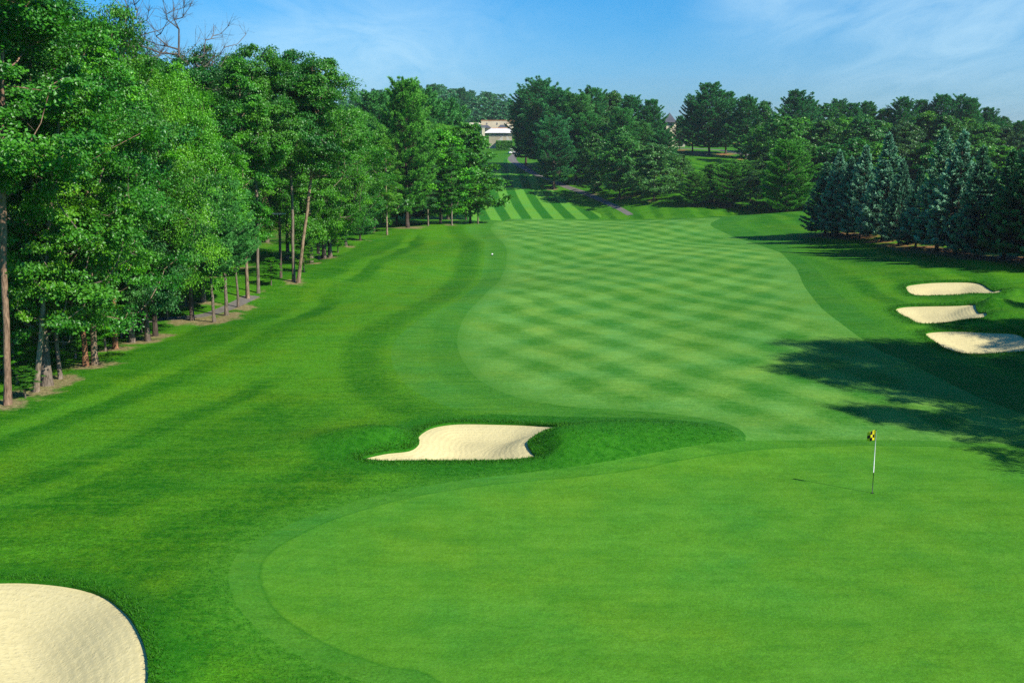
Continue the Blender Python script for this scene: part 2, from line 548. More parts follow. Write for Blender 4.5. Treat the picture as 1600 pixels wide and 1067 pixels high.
# (shape, u, v foot, v top, width factor, colour, rotation, lean, label)
ROW = [
 ('high', 12, 632, -95, 1.0, OAK, 0.3, (0.085, 0), 'tall tree with long bare reddish trunk at the far left edge, nearest the camera'),
 ('slim', 57, 612, 120, 0.8, MAPLE, 1.1, (0.15, 0), 'slender pale-barked tree leaning right beside the bare reddish trunk'),
 ('low', 74, 602, -40, 0.9, OAK, 2.0, (0.0, 0), 'thick patchy-barked tree third from the left edge of the wood'),
 ('slim', 94, 592, 200, 0.7, OAK, 0.2, (-0.03, 0), 'thin dark-trunked tree casting shade on the mown rough'),
 ('low', 108, 543, -25, 1.0, BLUEG, 3.0, (0, 0), 'stout tree set back on bare straw-coloured ground at left'),
 ('slim', 134, 572, 75, 0.8, LIME, 4.0, (0, 0), 'orange-trunked tree close against a thicker pale trunk'),
 ('rag', 148, 570, 100, 0.85, OAK, 5.0, (0.02, 0), 'thick pale-trunked tree with a low leafy spray beside it'),
 ('slim', 181, 545, 60, 0.8, LIME, 0.9, (0.01, 0), 'thin straight orange trunk with yellow-green upper foliage'),
 ('rag', 207, 535, 5, 0.72, OAK, 1.7, (0, 0), 'rough-barked tree with the sharp peaked crown on the left skyline'),
 ('low', 231, 533, 150, 0.62, BLUEG, 2.7, (0, 0), 'tree with low overhanging boughs behind the patch of leaf litter'),
 ('wide', 243, 525, 92, 0.55, LIME, 3.7, (0, 0), 'bright yellow-green tree standing on brown leaf litter'),
 ('rag', 287, 476, 100, 0.8, LIME, 4.7, (0, 0), 'dark-trunked tree behind the two small pines'),
 ('slim', 318, 472, 88, 0.9, DEEP, 5.7, (0, 0), 'shaded tree below the dead grey branches on the skyline'),
 ('slim', 387, 466, 92, 0.75, MAPLE, 0.5, (0, 0), 'tree with pale mottled trunk just right of the small pines'),
 ('high', 404, 458, 70, 0.8, OAK, 1.5, (0.03, 0), 'dark leaning-trunked tree with the tall rounded crown on the left skyline'),
 ('high', 459, 440, 78, 0.85, DEEP, 2.5, (0, 0), 'slender tree standing against the leaning pale trunk'),
 ('high', 466, 442, 85, 0.9, OAK, 3.5, (0.13, 0), 'tree with a pale trunk leaning strongly to the right'),
 ('low', 486, 412, 130, 0.8, MAPLE, 4.5, (0.0, 0), 'small-trunked tree first of four close together past the leaning trunk'),
 ('slim', 498, 405, 150, 0.9, DEEP, 5.5, (0.0, 0), 'second of four close trunks past the leaning pale trunk'),
 ('low', 507, 404, 118, 0.8, OAK, 0.8, (0.0, 0), 'third of four close trunks past the leaning pale trunk'),
 ('low', 516, 402, 165, 0.85, MAPLE, 1.8, (0.0, 0), 'last of four close trunks, widest stump, past the leaning pale trunk'),
 ('rag', 540, 385, 172, 0.95, MAPLE, 3.3, (0.0, 0), 'rounded leafy tree filling the middle of the left tree line'),
 ('far', 585, 362, 205, 0.75, OAK, 3.9, (0.0, 0), 'broad dark tree just left of the straight pale trunk'),
 ('slim', 605, 367, 218, 0.8, MAPLE, 2.8, (0.0, 0), 'tree with a straight pale grey trunk standing forward on the rough'),
 ('far', 620, 350, 215, 0.9, DEEP, 3.8, (0.0, 0), 'dark flare-trunked tree behind the straight pale trunk'),
 ('slim', 669, 353, 238, 0.8, BLUEG, 4.8, (0.0, 0), 'little thin-stemmed tree on the bare patch edge'),
 ('far', 688, 350, 205, 0.85, LIME, 5.8, (0.0, 0), 'bright green tree with thick dark trunk near the end of the left row'),
 ('slim', 706, 352, 232, 0.85, OAK, 0.6, (0.0, 0), 'thin dark-stemmed tree between the bright green tree and the last tree'),
 ('far', 735, 349, 193, 0.88, OAK, 1.6, (-0.04, 0), 'big round dark green tree ending the left row, thick leaning trunk'),
 ('slim', 747, 350, 262, 0.9, MAPLE, 2.6, (0.0, 0), 'small double-stemmed tree right of the last big tree of the left row'),
]
# left wood behind the row: explicit distance
WOOD_VIS = [   # crowns that make the skyline, (shape,u,dist,vtop,width,colour,label)
 ('rag', -10, 58, -80, 1.0, OAK, 'high crown crossing the top left corner'),
 ('rag', 70, 72, -30, 0.9, OAK, 'dark crown with sky gaps against the top left skyline'),
 ('rag', 110, 80, -5, 0.9, DEEP, 'dark green crown left of the sharp skyline peak'),
 ('low', 160, 78, 22, 0.8, DEEP, 'dark crown just below and left of the skyline peak'),
 ('rag', 235, 92, 55, 0.8, BLUEG, 'bluish crown under the bare dead branches'),
 ('rag', 330, 96, 62, 0.8, DEEP, 'dark crown with brownish leaves right of the dead branches'),
 ('wide', 300, 77, 105, 0.62, LIME, 'yellow-green domed crown below the dead branches'),
 ('slim', 372, 104, 78, 0.7, DEEP, 'narrow dark crown left of the tall rounded crown'),
 ('rag', 450, 118, 92, 0.8, BLUEG, 'bluish crown at the right shoulder of the tall rounded crown'),
]

# ------------------------------------------------------------------ crown builders
def unit(v):
    return v / (np.linalg.norm(v, axis=-1, keepdims=True) + 1e-9)


def leaf_quads(C, A, N, L, W, r):
    """rhombic leaves: centres, long axes, normals"""
    A = unit(A); B = unit(np.cross(N, A)); N2 = np.cross(A, B)
    L = L[:, None]; W = W[:, None]
    v = np.stack([C - A * L * .5, C + B * W * .5 + N2 * W * .12, C + A * L * .5, C - B * W * .5 + N2 * W * .12], 1).reshape(-1, 3)
    f = np.arange(len(C) * 4).reshape(-1, 4)
    return v, f, np.repeat(r, 4)


def branch_net(nodes, parent, tips, r0, expo, trunk_n):
    n = len(nodes); cnt = np.zeros(n)
    cnt[tips] += 1
    for i in range(n - 1, 0, -1): cnt[parent[i]] += cnt[i]
    return r0 * np.maximum(cnt, 1) ** expo


def frustums(P0, P1, R0, R1, n=6):
    D = unit(P1 - P0)
    ref = np.where(np.abs(D[:, 2:3]) < .9, np.array([[0, 0, 1.]]), np.array([[1., 0, 0]]))
    A = unit(np.cross(D, ref)); B = np.cross(D, A)
    t = np.arange(n) * 2 * np.pi / n
    ring = A[:, None] * np.cos(t)[None, :, None] + B[:, None] * np.sin(t)[None, :, None]
    v = np.concatenate([P0[:, None] + ring * R0[:, None, None], P1[:, None] + ring * R1[:, None, None]], 1)
    m = len(P0); base = (np.arange(m) * 2 * n)[:, None]
    k = np.arange(n); k2 = (k + 1) % n
    f = np.stack([base + k, base + k2, base + n + k2, base + n + k], -1).reshape(-1, 4)
    return v.reshape(-1, 3), f


def trunk_tube(pts, rad, n=12, flare=1.5, rg=None):
    pts = np.array(pts); rad = np.array(rad, float).copy()
    vs = []; t = np.arange(n) * 2 * np.pi / n
    for i, (p, r_) in enumerate(zip(pts, rad)):
        lob = 1 + (0.12 * np.sin(3 * t + 1) + 0.1 * np.sin(5 * t)) * math.exp(-i * 0.6)
        fl = 1 + (flare - 1) * math.exp(-i * 1.3)
        vs.append(np.stack([p[0] + np.cos(t) * r_ * lob * fl, p[1] + np.sin(t) * r_ * lob * fl, np.full(n, p[2])], 1))
    v = np.concatenate(vs); k = np.arange(n); k2 = (k + 1) % n; f = []
    for i in range(len(pts) - 1): f.append(np.stack([i * n + k, i * n + k2, (i + 1) * n + k2, (i + 1) * n + k], 1))
    return v, np.concatenate(f)


def deciduous(seed, H=20.0, cb=0.15, RR=5.5, n_cl=190, n_leaf=360, leaf=(0.175, 0.125), top=0.9, wood_r=0.016, flat=0.5, bare=False, sides=6, spread=1.0):
    g = np.random.default_rng(seed)
    # trunk nodes
    nt = 14
    hz = np.linspace(-0.25, H * 0.86, nt)
    wig = np.cumsum(g.normal(0, 0.10, (nt, 2)), 0) * (hz[:, None] / H + .1)
    nodes = [np.array([wig[i, 0], wig[i, 1], hz[i]]) for i in range(nt)]
    parent = [-1] + list(range(nt - 1))
    # clump centres in a lobed envelope
    ph = g.uniform(0, 6.28, 4); C = []
    while len(C) < n_cl:
        t = g.uniform(0.02, 1) ; az = g.uniform(0, 6.283)
        pr = math.sin(math.pi * min(1, t ** 0.75 * 0.92 + 0.06)) ** 0.6
        lob = 1 + 0.24 * math.sin(2 * az + ph[0] + 3 * t) + 0.20 * math.sin(5 * az + ph[1] - 6 * t) + 0.17 * math.sin(9 * t + ph[2]) + 0.12 * math.sin(17 * t + 3 * az + ph[3])
        rr = RR * pr * lob * (g.uniform(0, 1) ** 0.42)
        z = H * (cb + (top + 0.07 - cb) * t)
        c = np.array([rr * math.cos(az), rr * math.sin(az), z - 0.10 * rr])
        if C and min(np.linalg.norm((c - q) * (1, 1, 1.5)) for q in C) < 0.62 * spread ** 3 * RR / 5.5: continue
        C.append(c)
    C = np.array(C)
    order = np.argsort(np.hypot(C[:, 0], C[:, 1]) + 0.15 * np.abs(C[:, 2] - H * .5))
    tips = []
    for ci in order:
        c = C[ci]; N = np.array(nodes)
        hd = np.hypot(c[0] - N[:, 0], c[1] - N[:, 1])
        dz = c[2] - N[:, 2]
        cost = np.sqrt(hd ** 2 + dz ** 2) + np.where(dz < hd * 0.25, (hd * 0.25 - dz) * 2.5, 0) + np.where(N[:, 2] < H * cb * 0.8, 6, 0)
        j = int(np.argmin(cost)); p = N[j]; d = c - p
        k = max(2, int(np.linalg.norm(d) / 1.1)); prev = j
        side = g.normal(0, 0.10, 3)
        for s in range(1, k + 1):
            t = s / k
            q = p + d * t + (side + np.array([0, 0, -0.12])) * np.linalg.norm(d) * math.sin(math.pi * t)
            nodes.append(q); parent.append(prev); prev = len(nodes) - 1
        tips.append(prev)
    nodes = np.array(nodes); parent = np.array(parent)
    rad = branch_net(nodes, parent, tips, wood_r, 0.5, nt)
    tr = np.maximum(rad[:nt], 0.03)
    tv, tf = trunk_tube(nodes[:nt], tr, 12)
    e = np.arange(nt, len(nodes))
    r1 = rad[e]; r0 = np.minimum(rad[parent[e]], r1 * 1.35)
    bv, bf = frustums(nodes[parent[e]], nodes[e], r0, r1 * .95, sides)
    wv = np.concatenate([tv, bv]); wf = np.concatenate([tf, bf + len(tv)])
    if bare:
        # twigs only
        m = 700; ti = g.choice(e, m); P0 = nodes[ti]
        bd = unit(P0 - nodes[parent[ti]])
        D = unit(bd * .9 + g.normal(0, .55, (m, 3)) + np.array([0, 0, .55])) * g.uniform(.35, 1.3, (m, 1)) ** 1.3
        P1 = P0 + D
        qv, qf = frustums(P0, P1, np.full(m, .013), np.full(m, .006), 3)
        D2 = unit(D + g.normal(0, .4, (m, 3))) * g.uniform(.2, .8, (m, 1))
        qv2, qf2 = frustums(P0 + D * .6, P0 + D * .6 + D2, np.full(m, .007), np.full(m, .004), 3)
        qf = np.concatenate([qf, qf2 + len(qv)]); qv = np.concatenate([qv, qv2])
        wf = [wf, qf + len(wv)]; wv = np.concatenate([wv, qv]); wf = np.concatenate(wf)
        return (wv, wf), None
    # leaves
    M = n_cl * n_leaf
    ci = np.repeat(np.arange(n_cl), n_leaf)
    size = g.uniform(0.65, 1.4, n_cl) * RR / 5.5
    outw = unit(np.stack([C[:, 0], C[:, 1], np.full(n_cl, 0.3)], 1))
    # each clump holds a few sprays
    ns = 7
    so = g.normal(0, 1, (n_cl, ns, 3)); so = unit(so) * g.uniform(.35, 1.0, (n_cl, ns, 1)); so[..., 2] *= flat
    sp = g.integers(0, ns, M)
    off = so[ci, sp] * size[ci, None] + g.normal(0, 1, (M, 3)) * np.array([.30, .30, .13]) * size[ci, None]
    P = C[ci] + off
    P[:, 2] -= 0.10 * (off[:, 0] ** 2 + off[:, 1] ** 2)
    N = unit(g.normal(0, .45, (M, 3)) + np.array([0, 0, .8]) + outw[ci] * .55 + off * .25)
    A = unit(off * (1, 1, .2) + g.normal(0, .6, (M, 3)) + np.array([0, 0, -.35]))
    ls = g.uniform(.65, 1.25, M)
    v, f, r_ = leaf_quads(P, A, N, leaf[0] * ls, leaf[1] * ls, np.clip(0.5 + 0.22 * g.normal(0, 1, M) + 0.22 * g.normal(0, 1, n_cl)[ci], 0, 1))
    return (wv, wf), (v, f, r_)


def needles(P, D, n, L, W, spread, g):
    """tufts: n thin triangles from each point P around direction D"""
    m = len(P); PI_ = np.repeat(P, n, 0); Dn = np.repeat(D, n, 0)
    d = unit(Dn + g.normal(0, spread, (m * n, 3)))
    LL = (np.repeat(L, n) if hasattr(L, 'shape') else L) * g.uniform(.7, 1.2, m * n)
    s = unit(np.cross(d, g.normal(0, 1, (m * n, 3)))) * W
    p0 = PI_ + g.normal(0, .03, (m * n, 3)); tip = p0 + d * LL[:, None]
    mid = p0 + d * LL[:, None] * .4
    v = np.stack([p0, mid + s, tip, mid - s], 1).reshape(-1, 3)
    f = np.arange(m * n * 4).reshape(-1, 4)
    return v, f


def conifer(seed, kind, H=20.0, RR=5.0, cb=0.12):
    """kind 'pine': open layered plumes; 'spruce': dense cone"""
    g = np.random.default_rng(seed)
    nt = 16; hz = np.linspace(-0.25, H * 0.985, nt)
    wig = np.cumsum(g.normal(0, .05, (nt, 2)), 0)
    tr = np.interp(hz, [0, H], [0.021 * H * .5 + .06, 0.03])
    nodes = np.stack([wig[:, 0], wig[:, 1], hz], 1)
    tv, tf = trunk_tube(nodes, tr, 10, 1.35)
    P0, P1, Ra, Rb = [], [], [], []
    TP, TD, TL, TR = [], [], [], []
    z = H * cb; pine = kind == 'pine'
    gap = 0.82 if pine else 0.55
    ph = g.uniform(0, 6.28, 3)
    while z < H * .985:
        t = (z - H * cb) / (H * (1 - cb))
        if pine:
            pr = RR * (min(1, 0.55 + 1.6 * t) * (1 - max(0, t - .25) ** 1.6 * 1.12)) * g.uniform(.75, 1.12)
            nb = g.integers(5, 8)
        else:
            pr = RR * ((1 - t) ** 1.0 + 0.012) * (0.8 + .2 * min(1, t * 8)) * g.uniform(.9, 1.06)
            nb = g.integers(7, 10) if t < .7 else g.integers(5, 7)
        pr = max(pr, .25)
        a0 = g.uniform(0, 6.28)
        base = np.array([np.interp(z, hz, nodes[:, 0]), np.interp(z, hz, nodes[:, 1]), z])
        for k in range(nb):
            az = a0 + k * 6.283 / nb + g.normal(0, .25)
            L = pr * (g.uniform(.62, 1.15) if pine else g.uniform(.78, 1.14))
            if pine: L *= 1 + .22 * math.sin(2 * az + ph[0] + 5 * t) + .12 * math.sin(3 * az + ph[1])
            rise = (0.06 + 0.42 * t ** 1.5) if pine else (-0.30 + 0.60 * t ** 1.3)
            curl = 0.16 if pine else 0.20
            dirh = np.array([math.cos(az), math.sin(az), 0]); sdir = np.array([-dirh[1], dirh[0], 0])
            ns = 5; s = np.linspace(0, 1, ns)
            q = base + dirh * (s * L)[:, None] + np.outer((rise * s + curl * s ** 3 - (.10 if pine else .12) * np.sin(np.pi * s)) * L, [0, 0, 1])
            q += sdir * (g.normal(0, .05) * L * s ** 2)[:, None]
            rr = np.interp(s, [0, 1], [max(.02, .012 * L + .012), .008])
            P0 += list(q[:-1]); P1 += list(q[1:]); Ra += list(rr[:-1]); Rb += list(rr[1:])
            # needle sprays on side twigs
            nsd = int((11 if pine else 13) * max(.5, L)) + 3
            ss = g.uniform(.22 if pine else .15, 1.0, nsd) ** .8
            side = g.choice([-1, 1], nsd); lat = side * (1 - ss * .75) * L * (.40 if pine else .32) * g.uniform(.15, 1, nsd)
            bp = np.stack([np.interp(ss, s, q[:, i]) for i in range(3)], 1)
            tp = bp + dirh * (np.abs(lat) * .55)[:, None] + sdir * lat[:, None]
            tp[:, 2] += g.normal(.02, .05 if pine else .03, nsd) - (0 if pine else .10 * np.abs(lat))
            td = dirh[None] * .6 + sdir[None] * np.sign(lat)[:, None] * .5 + np.array([0, 0, .75 if pine else .12])
            TP.append(tp); TD.append(td); TL.append(np.full(nsd, (.46 if pine else .30) * g.uniform(.85, 1.15)))
            TR.append(np.clip(ss + g.normal(0, .15, nsd), 0, 1))
            # twig from the bough to the spray tip, so that no spray floats
            keep = np.abs(lat) > .35
            P0 += list(bp[keep]); P1 += list(tp[keep]); Ra += [.014] * keep.sum(); Rb += [.006] * keep.sum()
        z += gap * g.uniform(.8, 1.2) * (1 - .35 * t)
    TP = np.concatenate(TP); TD = unit(np.concatenate(TD)); TL = np.concatenate(TL); TR = np.concatenate(TR)
    # leader
    lp = np.stack([np.full(8, nodes[-1, 0]), np.full(8, nodes[-1, 1]), np.linspace(H * .95, H, 8)], 1)
    TP = np.concatenate([TP, lp]); TD = np.concatenate([TD, np.tile([[0, 0, 1.]], (8, 1))]); TL = np.concatenate([TL, np.full(8, .4)]); TR = np.concatenate([TR, np.ones(8)])
    n = 18 if pine else 14
    v, f = needles(TP, TD, n, TL, .040 if pine else .045, .50 if pine else .42, g)
    r_ = np.clip(np.repeat(TR, n) + g.normal(0, .12, len(TR) * n), 0, 1)
    bv, bf = frustums(np.array(P0), np.array(P1), np.array(Ra), np.array(Rb), 4)
    wv = np.concatenate([tv, bv]); wf = np.concatenate([tf, bf + len(tv)])
    return (wv, wf), (v, f, np.repeat(r_, 4))


# ------------------------------------------------------------------ materials for vegetation
def leaf_material(name, tip=None, trans=0.30, rough=0.42, spec=0.5):
    m, nt = new_mat(name)
    oi = nt.n('ShaderNodeObjectInfo')
    a = nt.attr('rnd')
    col = nt.scale_col(oi.outputs['Color'], nt.rng(a, 0, 1, 0.62, 1.40))
    hsv = nt.n('ShaderNodeHueSaturation')
    nt.set(hsv.inputs['Hue'], nt.math('ADD', nt.rng(oi.outputs['Random'], 0, 1, 0.490, 0.508), nt.rng(a, 0, 1, 0.012, -0.014)))
    nt.set(hsv.inputs['Color'], col)
    col = hsv.outputs[0]
    if tip: col = nt.mix(nt.rng(a, 0.42, 0.95, 0, 1), col, nt.mix(1.0, col, tip, 'MULTIPLY'))
    p = nt.n('ShaderNodeBsdfPrincipled')
    nt.set(p.inputs['Base Color'], col)
    p.inputs['Roughness'].default_value = rough
    p.inputs['Specular IOR Level'].default_value = spec
    if trans:
        tr = nt.n('ShaderNodeBsdfTranslucent')
        nt.set(tr.inputs['Color'], nt.mix(1.0, col, (1.25, 1.15, 0.45), 'MULTIPLY'))
        mx = nt.n('ShaderNodeMixShader')
        mx.inputs[0].default_value = trans
        nt.set(mx.inputs[1], p.outputs[0]); nt.set(mx.inputs[2], tr.outputs[0])
        sh = mx.outputs[0]
    else: sh = p.outputs[0]
    o = nt.n('ShaderNodeOutputMaterial')
    nt.set(o.inputs['Surface'], sh)
    return m


def bark_material(name, dark, light, sc=1.0):
    m, nt = new_mat(name)
    tcn = nt.n('ShaderNodeTexCoord')
    mpn = nt.n('ShaderNodeMapping')
    mpn.inputs['Scale'].default_value = (5 * sc, 5 * sc, 1.1 * sc)
    nt.set(mpn.inputs['Vector'], tcn.outputs['Object'])
    a = nt.noise(mpn.outputs[0], 3.0, 6, .65)
    b = nt.noise(tcn.outputs['Object'], 0.9, 3)
    oi = nt.n('ShaderNodeObjectInfo')
    col = nt.mix(nt.rng(a, .35, .68), dark, light)
    col = nt.scale_col(col, nt.rng(b, .3, .7, .65, 1.3))
    col = nt.mix(1.0, col, oi.outputs['Color'], 'MULTIPLY')
    finish(nt, col, .9, .1, a, .05, .8)
    return m


M_LEAF = leaf_material('broad_leaf')
M_PINE = leaf_material('pine_needle', trans=0.12, rough=.55, spec=.25)
M_SPRUCE = leaf_material('spruce_needle', tip=(8.0, 4.0, 5.6), trans=0.0, rough=.6, spec=.3)
M_BARK = bark_material('bark', (0.10, 0.075, 0.055), (0.34, 0.27, 0.20))
M_BARKD = bark_material('dark_bark', (0.05, 0.035, 0.028), (0.16, 0.12, 0.09))
M_DEAD = bark_material('dead_bark', (0.16, 0.13, 0.11), (0.36, 0.31, 0.27))

SHAPES = {}


def mk_shape(key, data, leafmat, barkmat, crown='crown'):
    (wv, wf), lf = data
    tm = raw_mesh('trunk_' + key, wv, wf, [barkmat], True)
    lm = raw_mesh('crown_' + key, lf[0], lf[1], [leafmat], False, {'rnd': lf[2]}) if lf else None
    SHAPES.setdefault(key.rstrip('0123456789'), []).append((tm, lm, barkmat))

DQ = 1.2   # leaf density
for i in range(2): mk_shape('low%d' % i, deciduous(11 + i, 20, .13, 5.3, 210, int(330 * DQ)), M_LEAF, M_BARK)
for i in range(2): mk_shape('slim%d' % i, deciduous(31 + i, 20, .22, 3.7, 120, int(300 * DQ), wood_r=.015), M_LEAF, M_BARK)
mk_shape('high0', deciduous(41, 20, .52, 4.6, 110, int(330 * DQ), wood_r=.013), M_LEAF, M_BARK)
for i in range(2): mk_shape('rag%d' % i, deciduous(45 + i, 20, .16, 6.0, 125, int(360 * DQ), wood_r=.017, spread=1.15), M_LEAF, M_BARK)
mk_shape('tallpine0', conifer(78, 'pine', 20, 5.6, .40), M_PINE, M_BARK)
for i in range(2): mk_shape('wide%d' % i, deciduous(51 + i, 20, .17, 7.2, 230, int(330 * DQ)), M_LEAF, M_BARKD)
for i in range(3): mk_shape('far%d' % i, deciduous(61 + i, 20, .10, 6.6, 150, 100, leaf=(.50, .40)), M_LEAF, M_BARKD)
for i in range(4): mk_shape('pine%d' % i, conifer(71 + i, 'pine', 20, 5.6, .12), M_PINE, M_BARKD)
for i in range(3): mk_shape('spruce%d' % i, conifer(81 + i, 'spruce', 14, 4.3, .12), M_SPRUCE, M_BARKD)
mk_shape('dead0', deciduous(91, 20, .40, 5.2, 70, 0, bare=True, wood_r=.022, sides=5), None, M_DEAD)
SH_H = {'spruce': 14.0}

NTREE = [0]


def place_tree(name, shape, x, y, H, wf, col, rz, label, cat='tree', group=None, lean=(0, 0), bark=None, litter=0.0, var=None):
    tm, lm, bm = SHAPES[shape][(NTREE[0] if var is None else var) % len(SHAPES[shape])]
    NTREE[0] += 1
    s = H / SH_H.get(shape, 20.0)
    z = float(terrain(np.array([x]), np.array([y]))[0])
    e = empty(name, (x, y, z))
    e.rotation_euler = (-lean[1], lean[0], rz)
    # lean about world axes: rotate after the spin
    from mathutils import Euler, Matrix
    e.rotation_euler = (Matrix.Rotation(lean[0], 3, 'Y') @ Matrix.Rotation(-lean[1], 3, 'X') @ Matrix.Rotation(rz, 3, 'Z')).to_euler()
    e.scale = (s * wf, s * wf, s)
    tag(e, label, cat, group)
    t = link(bpy.data.objects.new('trunk', tm), e)
    b = random.Random(int(abs(x * 31 + y * 17))).uniform(.75, 1.2)
    t.color = (*(bark if bark else (b, b, b)), 1)
    if lm:
        c = link(bpy.data.objects.new('crown', lm), e)
        c.color = (*col, 1)
    if litter: LITTER.append((x, y, litter))
    return e


def feet(label): return label

rr = random.Random(5)
row_bark = {0: (1.15, .92, .80), 1: (1.35, 1.3, 1.2), 5: (1.3, .8, .55), 6: (1.25, 1.15, 1.0), 7: (1.35, .85, .6), 13: (1.2, 1.1, .95), 16: (1.35, 1.2, 1.0), 23: (1.5, 1.4, 1.25)}
for i, (sh, u, vf, vt, wf, col, rz, lean, lab) in enumerate(ROW):
    x, y = at(u, vf)
    h = max(atd(u, y, vt)[3] + (0.4 if vt > 0 else 0), 4.0)
    place_tree('broadleaf_tree', sh, x, y, h, wf * (22 / h) ** .45 if h < 22 else wf, col, rz, lab, 'tree', G_ROW, lean, row_bark.get(i), 1.35 if i < 12 else 1.1)
for (sh, u, d, vt, wf, col, lab) in WOOD_VIS:
    x, y, z, h = atd(u, d, vt)
    place_tree('broadleaf_tree', sh, x, y, h, wf, col, rr.uniform(0, 6), lab, 'tree', G_WOOD, litter=2.0)
# interior of the wood
cols = [OAK, MAPLE, DEEP, BLUEG, OAK, DEEP]
for k in range(150):
    y = rr.uniform(44, 205); ed = np.interp(y, [40, 60, 90, 150, 175, 205], [-31, -30, -29, -27, -27, -30])
    x = ed - rr.uniform(0, 1) ** .8 * 46
    if y > 120 and x > -36 and rr.random() < .35: continue
    if any(math.hypot(x - a, y - b) < 5.6 for a, b, _ in LITTER): continue
    if poly_sd(P_ROAD4, np.array([x]), np.array([y]))[0] > -1.5: continue
    u = 800 + F * x / y
    if 418 < u < 468 and y > 92: continue
    if u < -420: continue
    vt = np.interp(u, [-100, 100, 200, 300, 450, 520, 560, 600], [-60, 0, 40, 75, 90, 150, 185, 215])
    h = min(max(atd(u, y, vt)[3] - rr.uniform(0.3, 3.0), 9), 22)
    place_tree('broadleaf_tree', rr.choice(['low', 'slim', 'wide', 'low']), x, y, h, .85, rr.choice(cols), rr.uniform(0, 6),
               'shaded leafy tree standing inside the left wood behind its front row', 'tree', 'shaded trees inside the left wood', litter=1.6)

# saplings under the edge of the wood
for k, (u, v, h) in enumerate([(28, 600, 3.4), (40, 622, 1.6), (118, 560, 3.0), (165, 548, 3.6), (190, 528, 2.6), (221, 520, 3.2), (92, 575, 2.2), (262, 500, 3.4), (300, 478, 3.0), (424, 446, 2.4), (475, 425, 3.0), (528, 395, 3.2), (8, 575, 4.2), (60, 560, 4.5), (150, 530, 4.0)]):
    x, y = at(u, v)
    place_tree('sapling', 'slim', x, y, h, 2.2, rr.choice([MAPLE, LIME, OAK]), rr.uniform(0, 6),
               'low leafy sapling among the trunks at the edge of the left wood', 'sapling', 'saplings at the edge of the left wood')

# dead grey trees on the skyline
for (u, d, vt, lab) in [(222, 90, -40, 'bare dead tree with forked grey branches left of the other on the left skyline'),
                        (290, 92, -22, 'bare dead tree with spreading grey twigs right of the skyline peak')]:
    x, y, z, h = atd(u, d, vt)
    place_tree('dead_tree', 'dead', x, y, h, .95, (1, 1, 1), rr.uniform(0, 6), lab, 'dead tree', 'dead trees on the left skyline', bark=(.55, .55, .52))

# small pines in and behind the left row
G_LP = 'pines among the left tree line'
PINE_C, PINE_B, PINE_Y = (0.060, 0.265, 0.050), (0.048, 0.230, 0.065), (0.088, 0.310, 0.032)
for (u, vf, vt, wf, lab) in [(334, 503, 300, .75, 'small pine with thin reddish trunk, nearest of the small pines at left'),
                             (354, 493, 275, .8, 'small pine with pale trunk in the middle of the small pines at left'),
                             (372, 480, 310, .7, 'thin small pine farthest of the small pines at left'),
                             (563, 376, 275, .9, 'bushy conifer with boughs to the ground midway along the left row'),
                             (637, 356, 130, .95, 'tall layered pine with thick dark trunk rising above the end of the left row')]:
    x, y = at(u, vf); h = atd(u, y, vt)[3]
    place_tree('pine_tree', 'tallpine' if u < 400 else 'pine', x, y, h, wf * (1.25 if h < 12 else 1), PINE_C if h < 12 else PINE_Y, rr.uniform(0, 6), lab, 'pine', G_LP, litter=1.6 if h < 12 else 3.2)
for (u, d, vt, wf, lab) in [(590, 215, 148, 1.0, 'dark pine left of the tall layered pine'), (660, 225, 142, 1.0, 'pine directly right of the tall layered pine'),
                            (700, 235, 160, 1.0, 'pine behind the big round tree ending the left row')]:
    x, y, z, h = atd(u, d, vt)
    place_tree('pine_tree', 'pine', x, y, h, wf, PINE_C, rr.uniform(0, 6), lab, 'pine', G_LP)
for (u, d, vt, lab) in [(560, 200, 165, 'green crown at the right end of the left skyline'), (640, 205, 215, 'leafy crown below the tall layered pine'),
                        (690, 215, 190, 'pale green crown above the end of the left row'), (728, 240, 214, 'leafy crown just left below the clubhouse'), (600, 190, 190, 'mid green crown between the left wood and the tall layered pine')]:
    x, y, z, h = atd(u, d, vt)
    place_tree('broadleaf_tree', 'wide', x, y, h, .8, MAPLE if u != 690 else LIME, rr.uniform(0, 6), lab, 'tree', G_ROW)

# spruces on the right
SPR = (0.026, 0.105, 0.050); SPRM = (0.014, 0.070, 0.030); SPRD = (0.010, 0.062, 0.018)
for (u, vf, vt, wf, col, lab) in [
    (1289, 367, 255, 1.15, SPRM, 'short blue spruce at the left end of the row'),
    (1306, 368, 236, 1.0, SPR, 'blue spruce second from the left end of the row'),
    (1324, 370, 246, 1.0, SPRM, 'low blue spruce tucked third from the left end'),
    (1345, 371, 229, 1.0, SPR, 'silvery blue spruce fourth from the left end'),
    (1378, 377, 210, 1.0, SPR, 'tall blue spruce at the peak of the left clump'),
    (1404, 383, 250, .95, SPRM, 'dark green spruce between the two blue clumps'),
    (1430, 388, 262, .9, SPRM, 'short dark spruce just left of the tallest blue spruce'),
    (1462, 392, 203, 1.0, SPR, 'tallest blue spruce with silvery tiers'),
    (1492, 397, 206, 1.0, SPR, 'tall blue spruce right beside the tallest one'),
    (1527, 403, 230, .95, SPRM, 'narrow greyish blue spruce right of the two tallest'),
    (1568, 404, 236, 1.1, SPRD, 'dark spruce second from the right edge'),
    (1604, 408, 205, 1.15, SPRD, 'big dark spruce cut by the right edge'),
    (1660, 414, 210, 1.1, SPRD, 'dark spruce just outside the right edge')]:
    x, y = at(u, vf); h = atd(u, y, vt)[3]
    place_tree('spruce_tree', 'spruce', x, y, h, wf * 1.0, col, rr.uniform(0, 6), lab, 'spruce', G_SPR, litter=2.6)

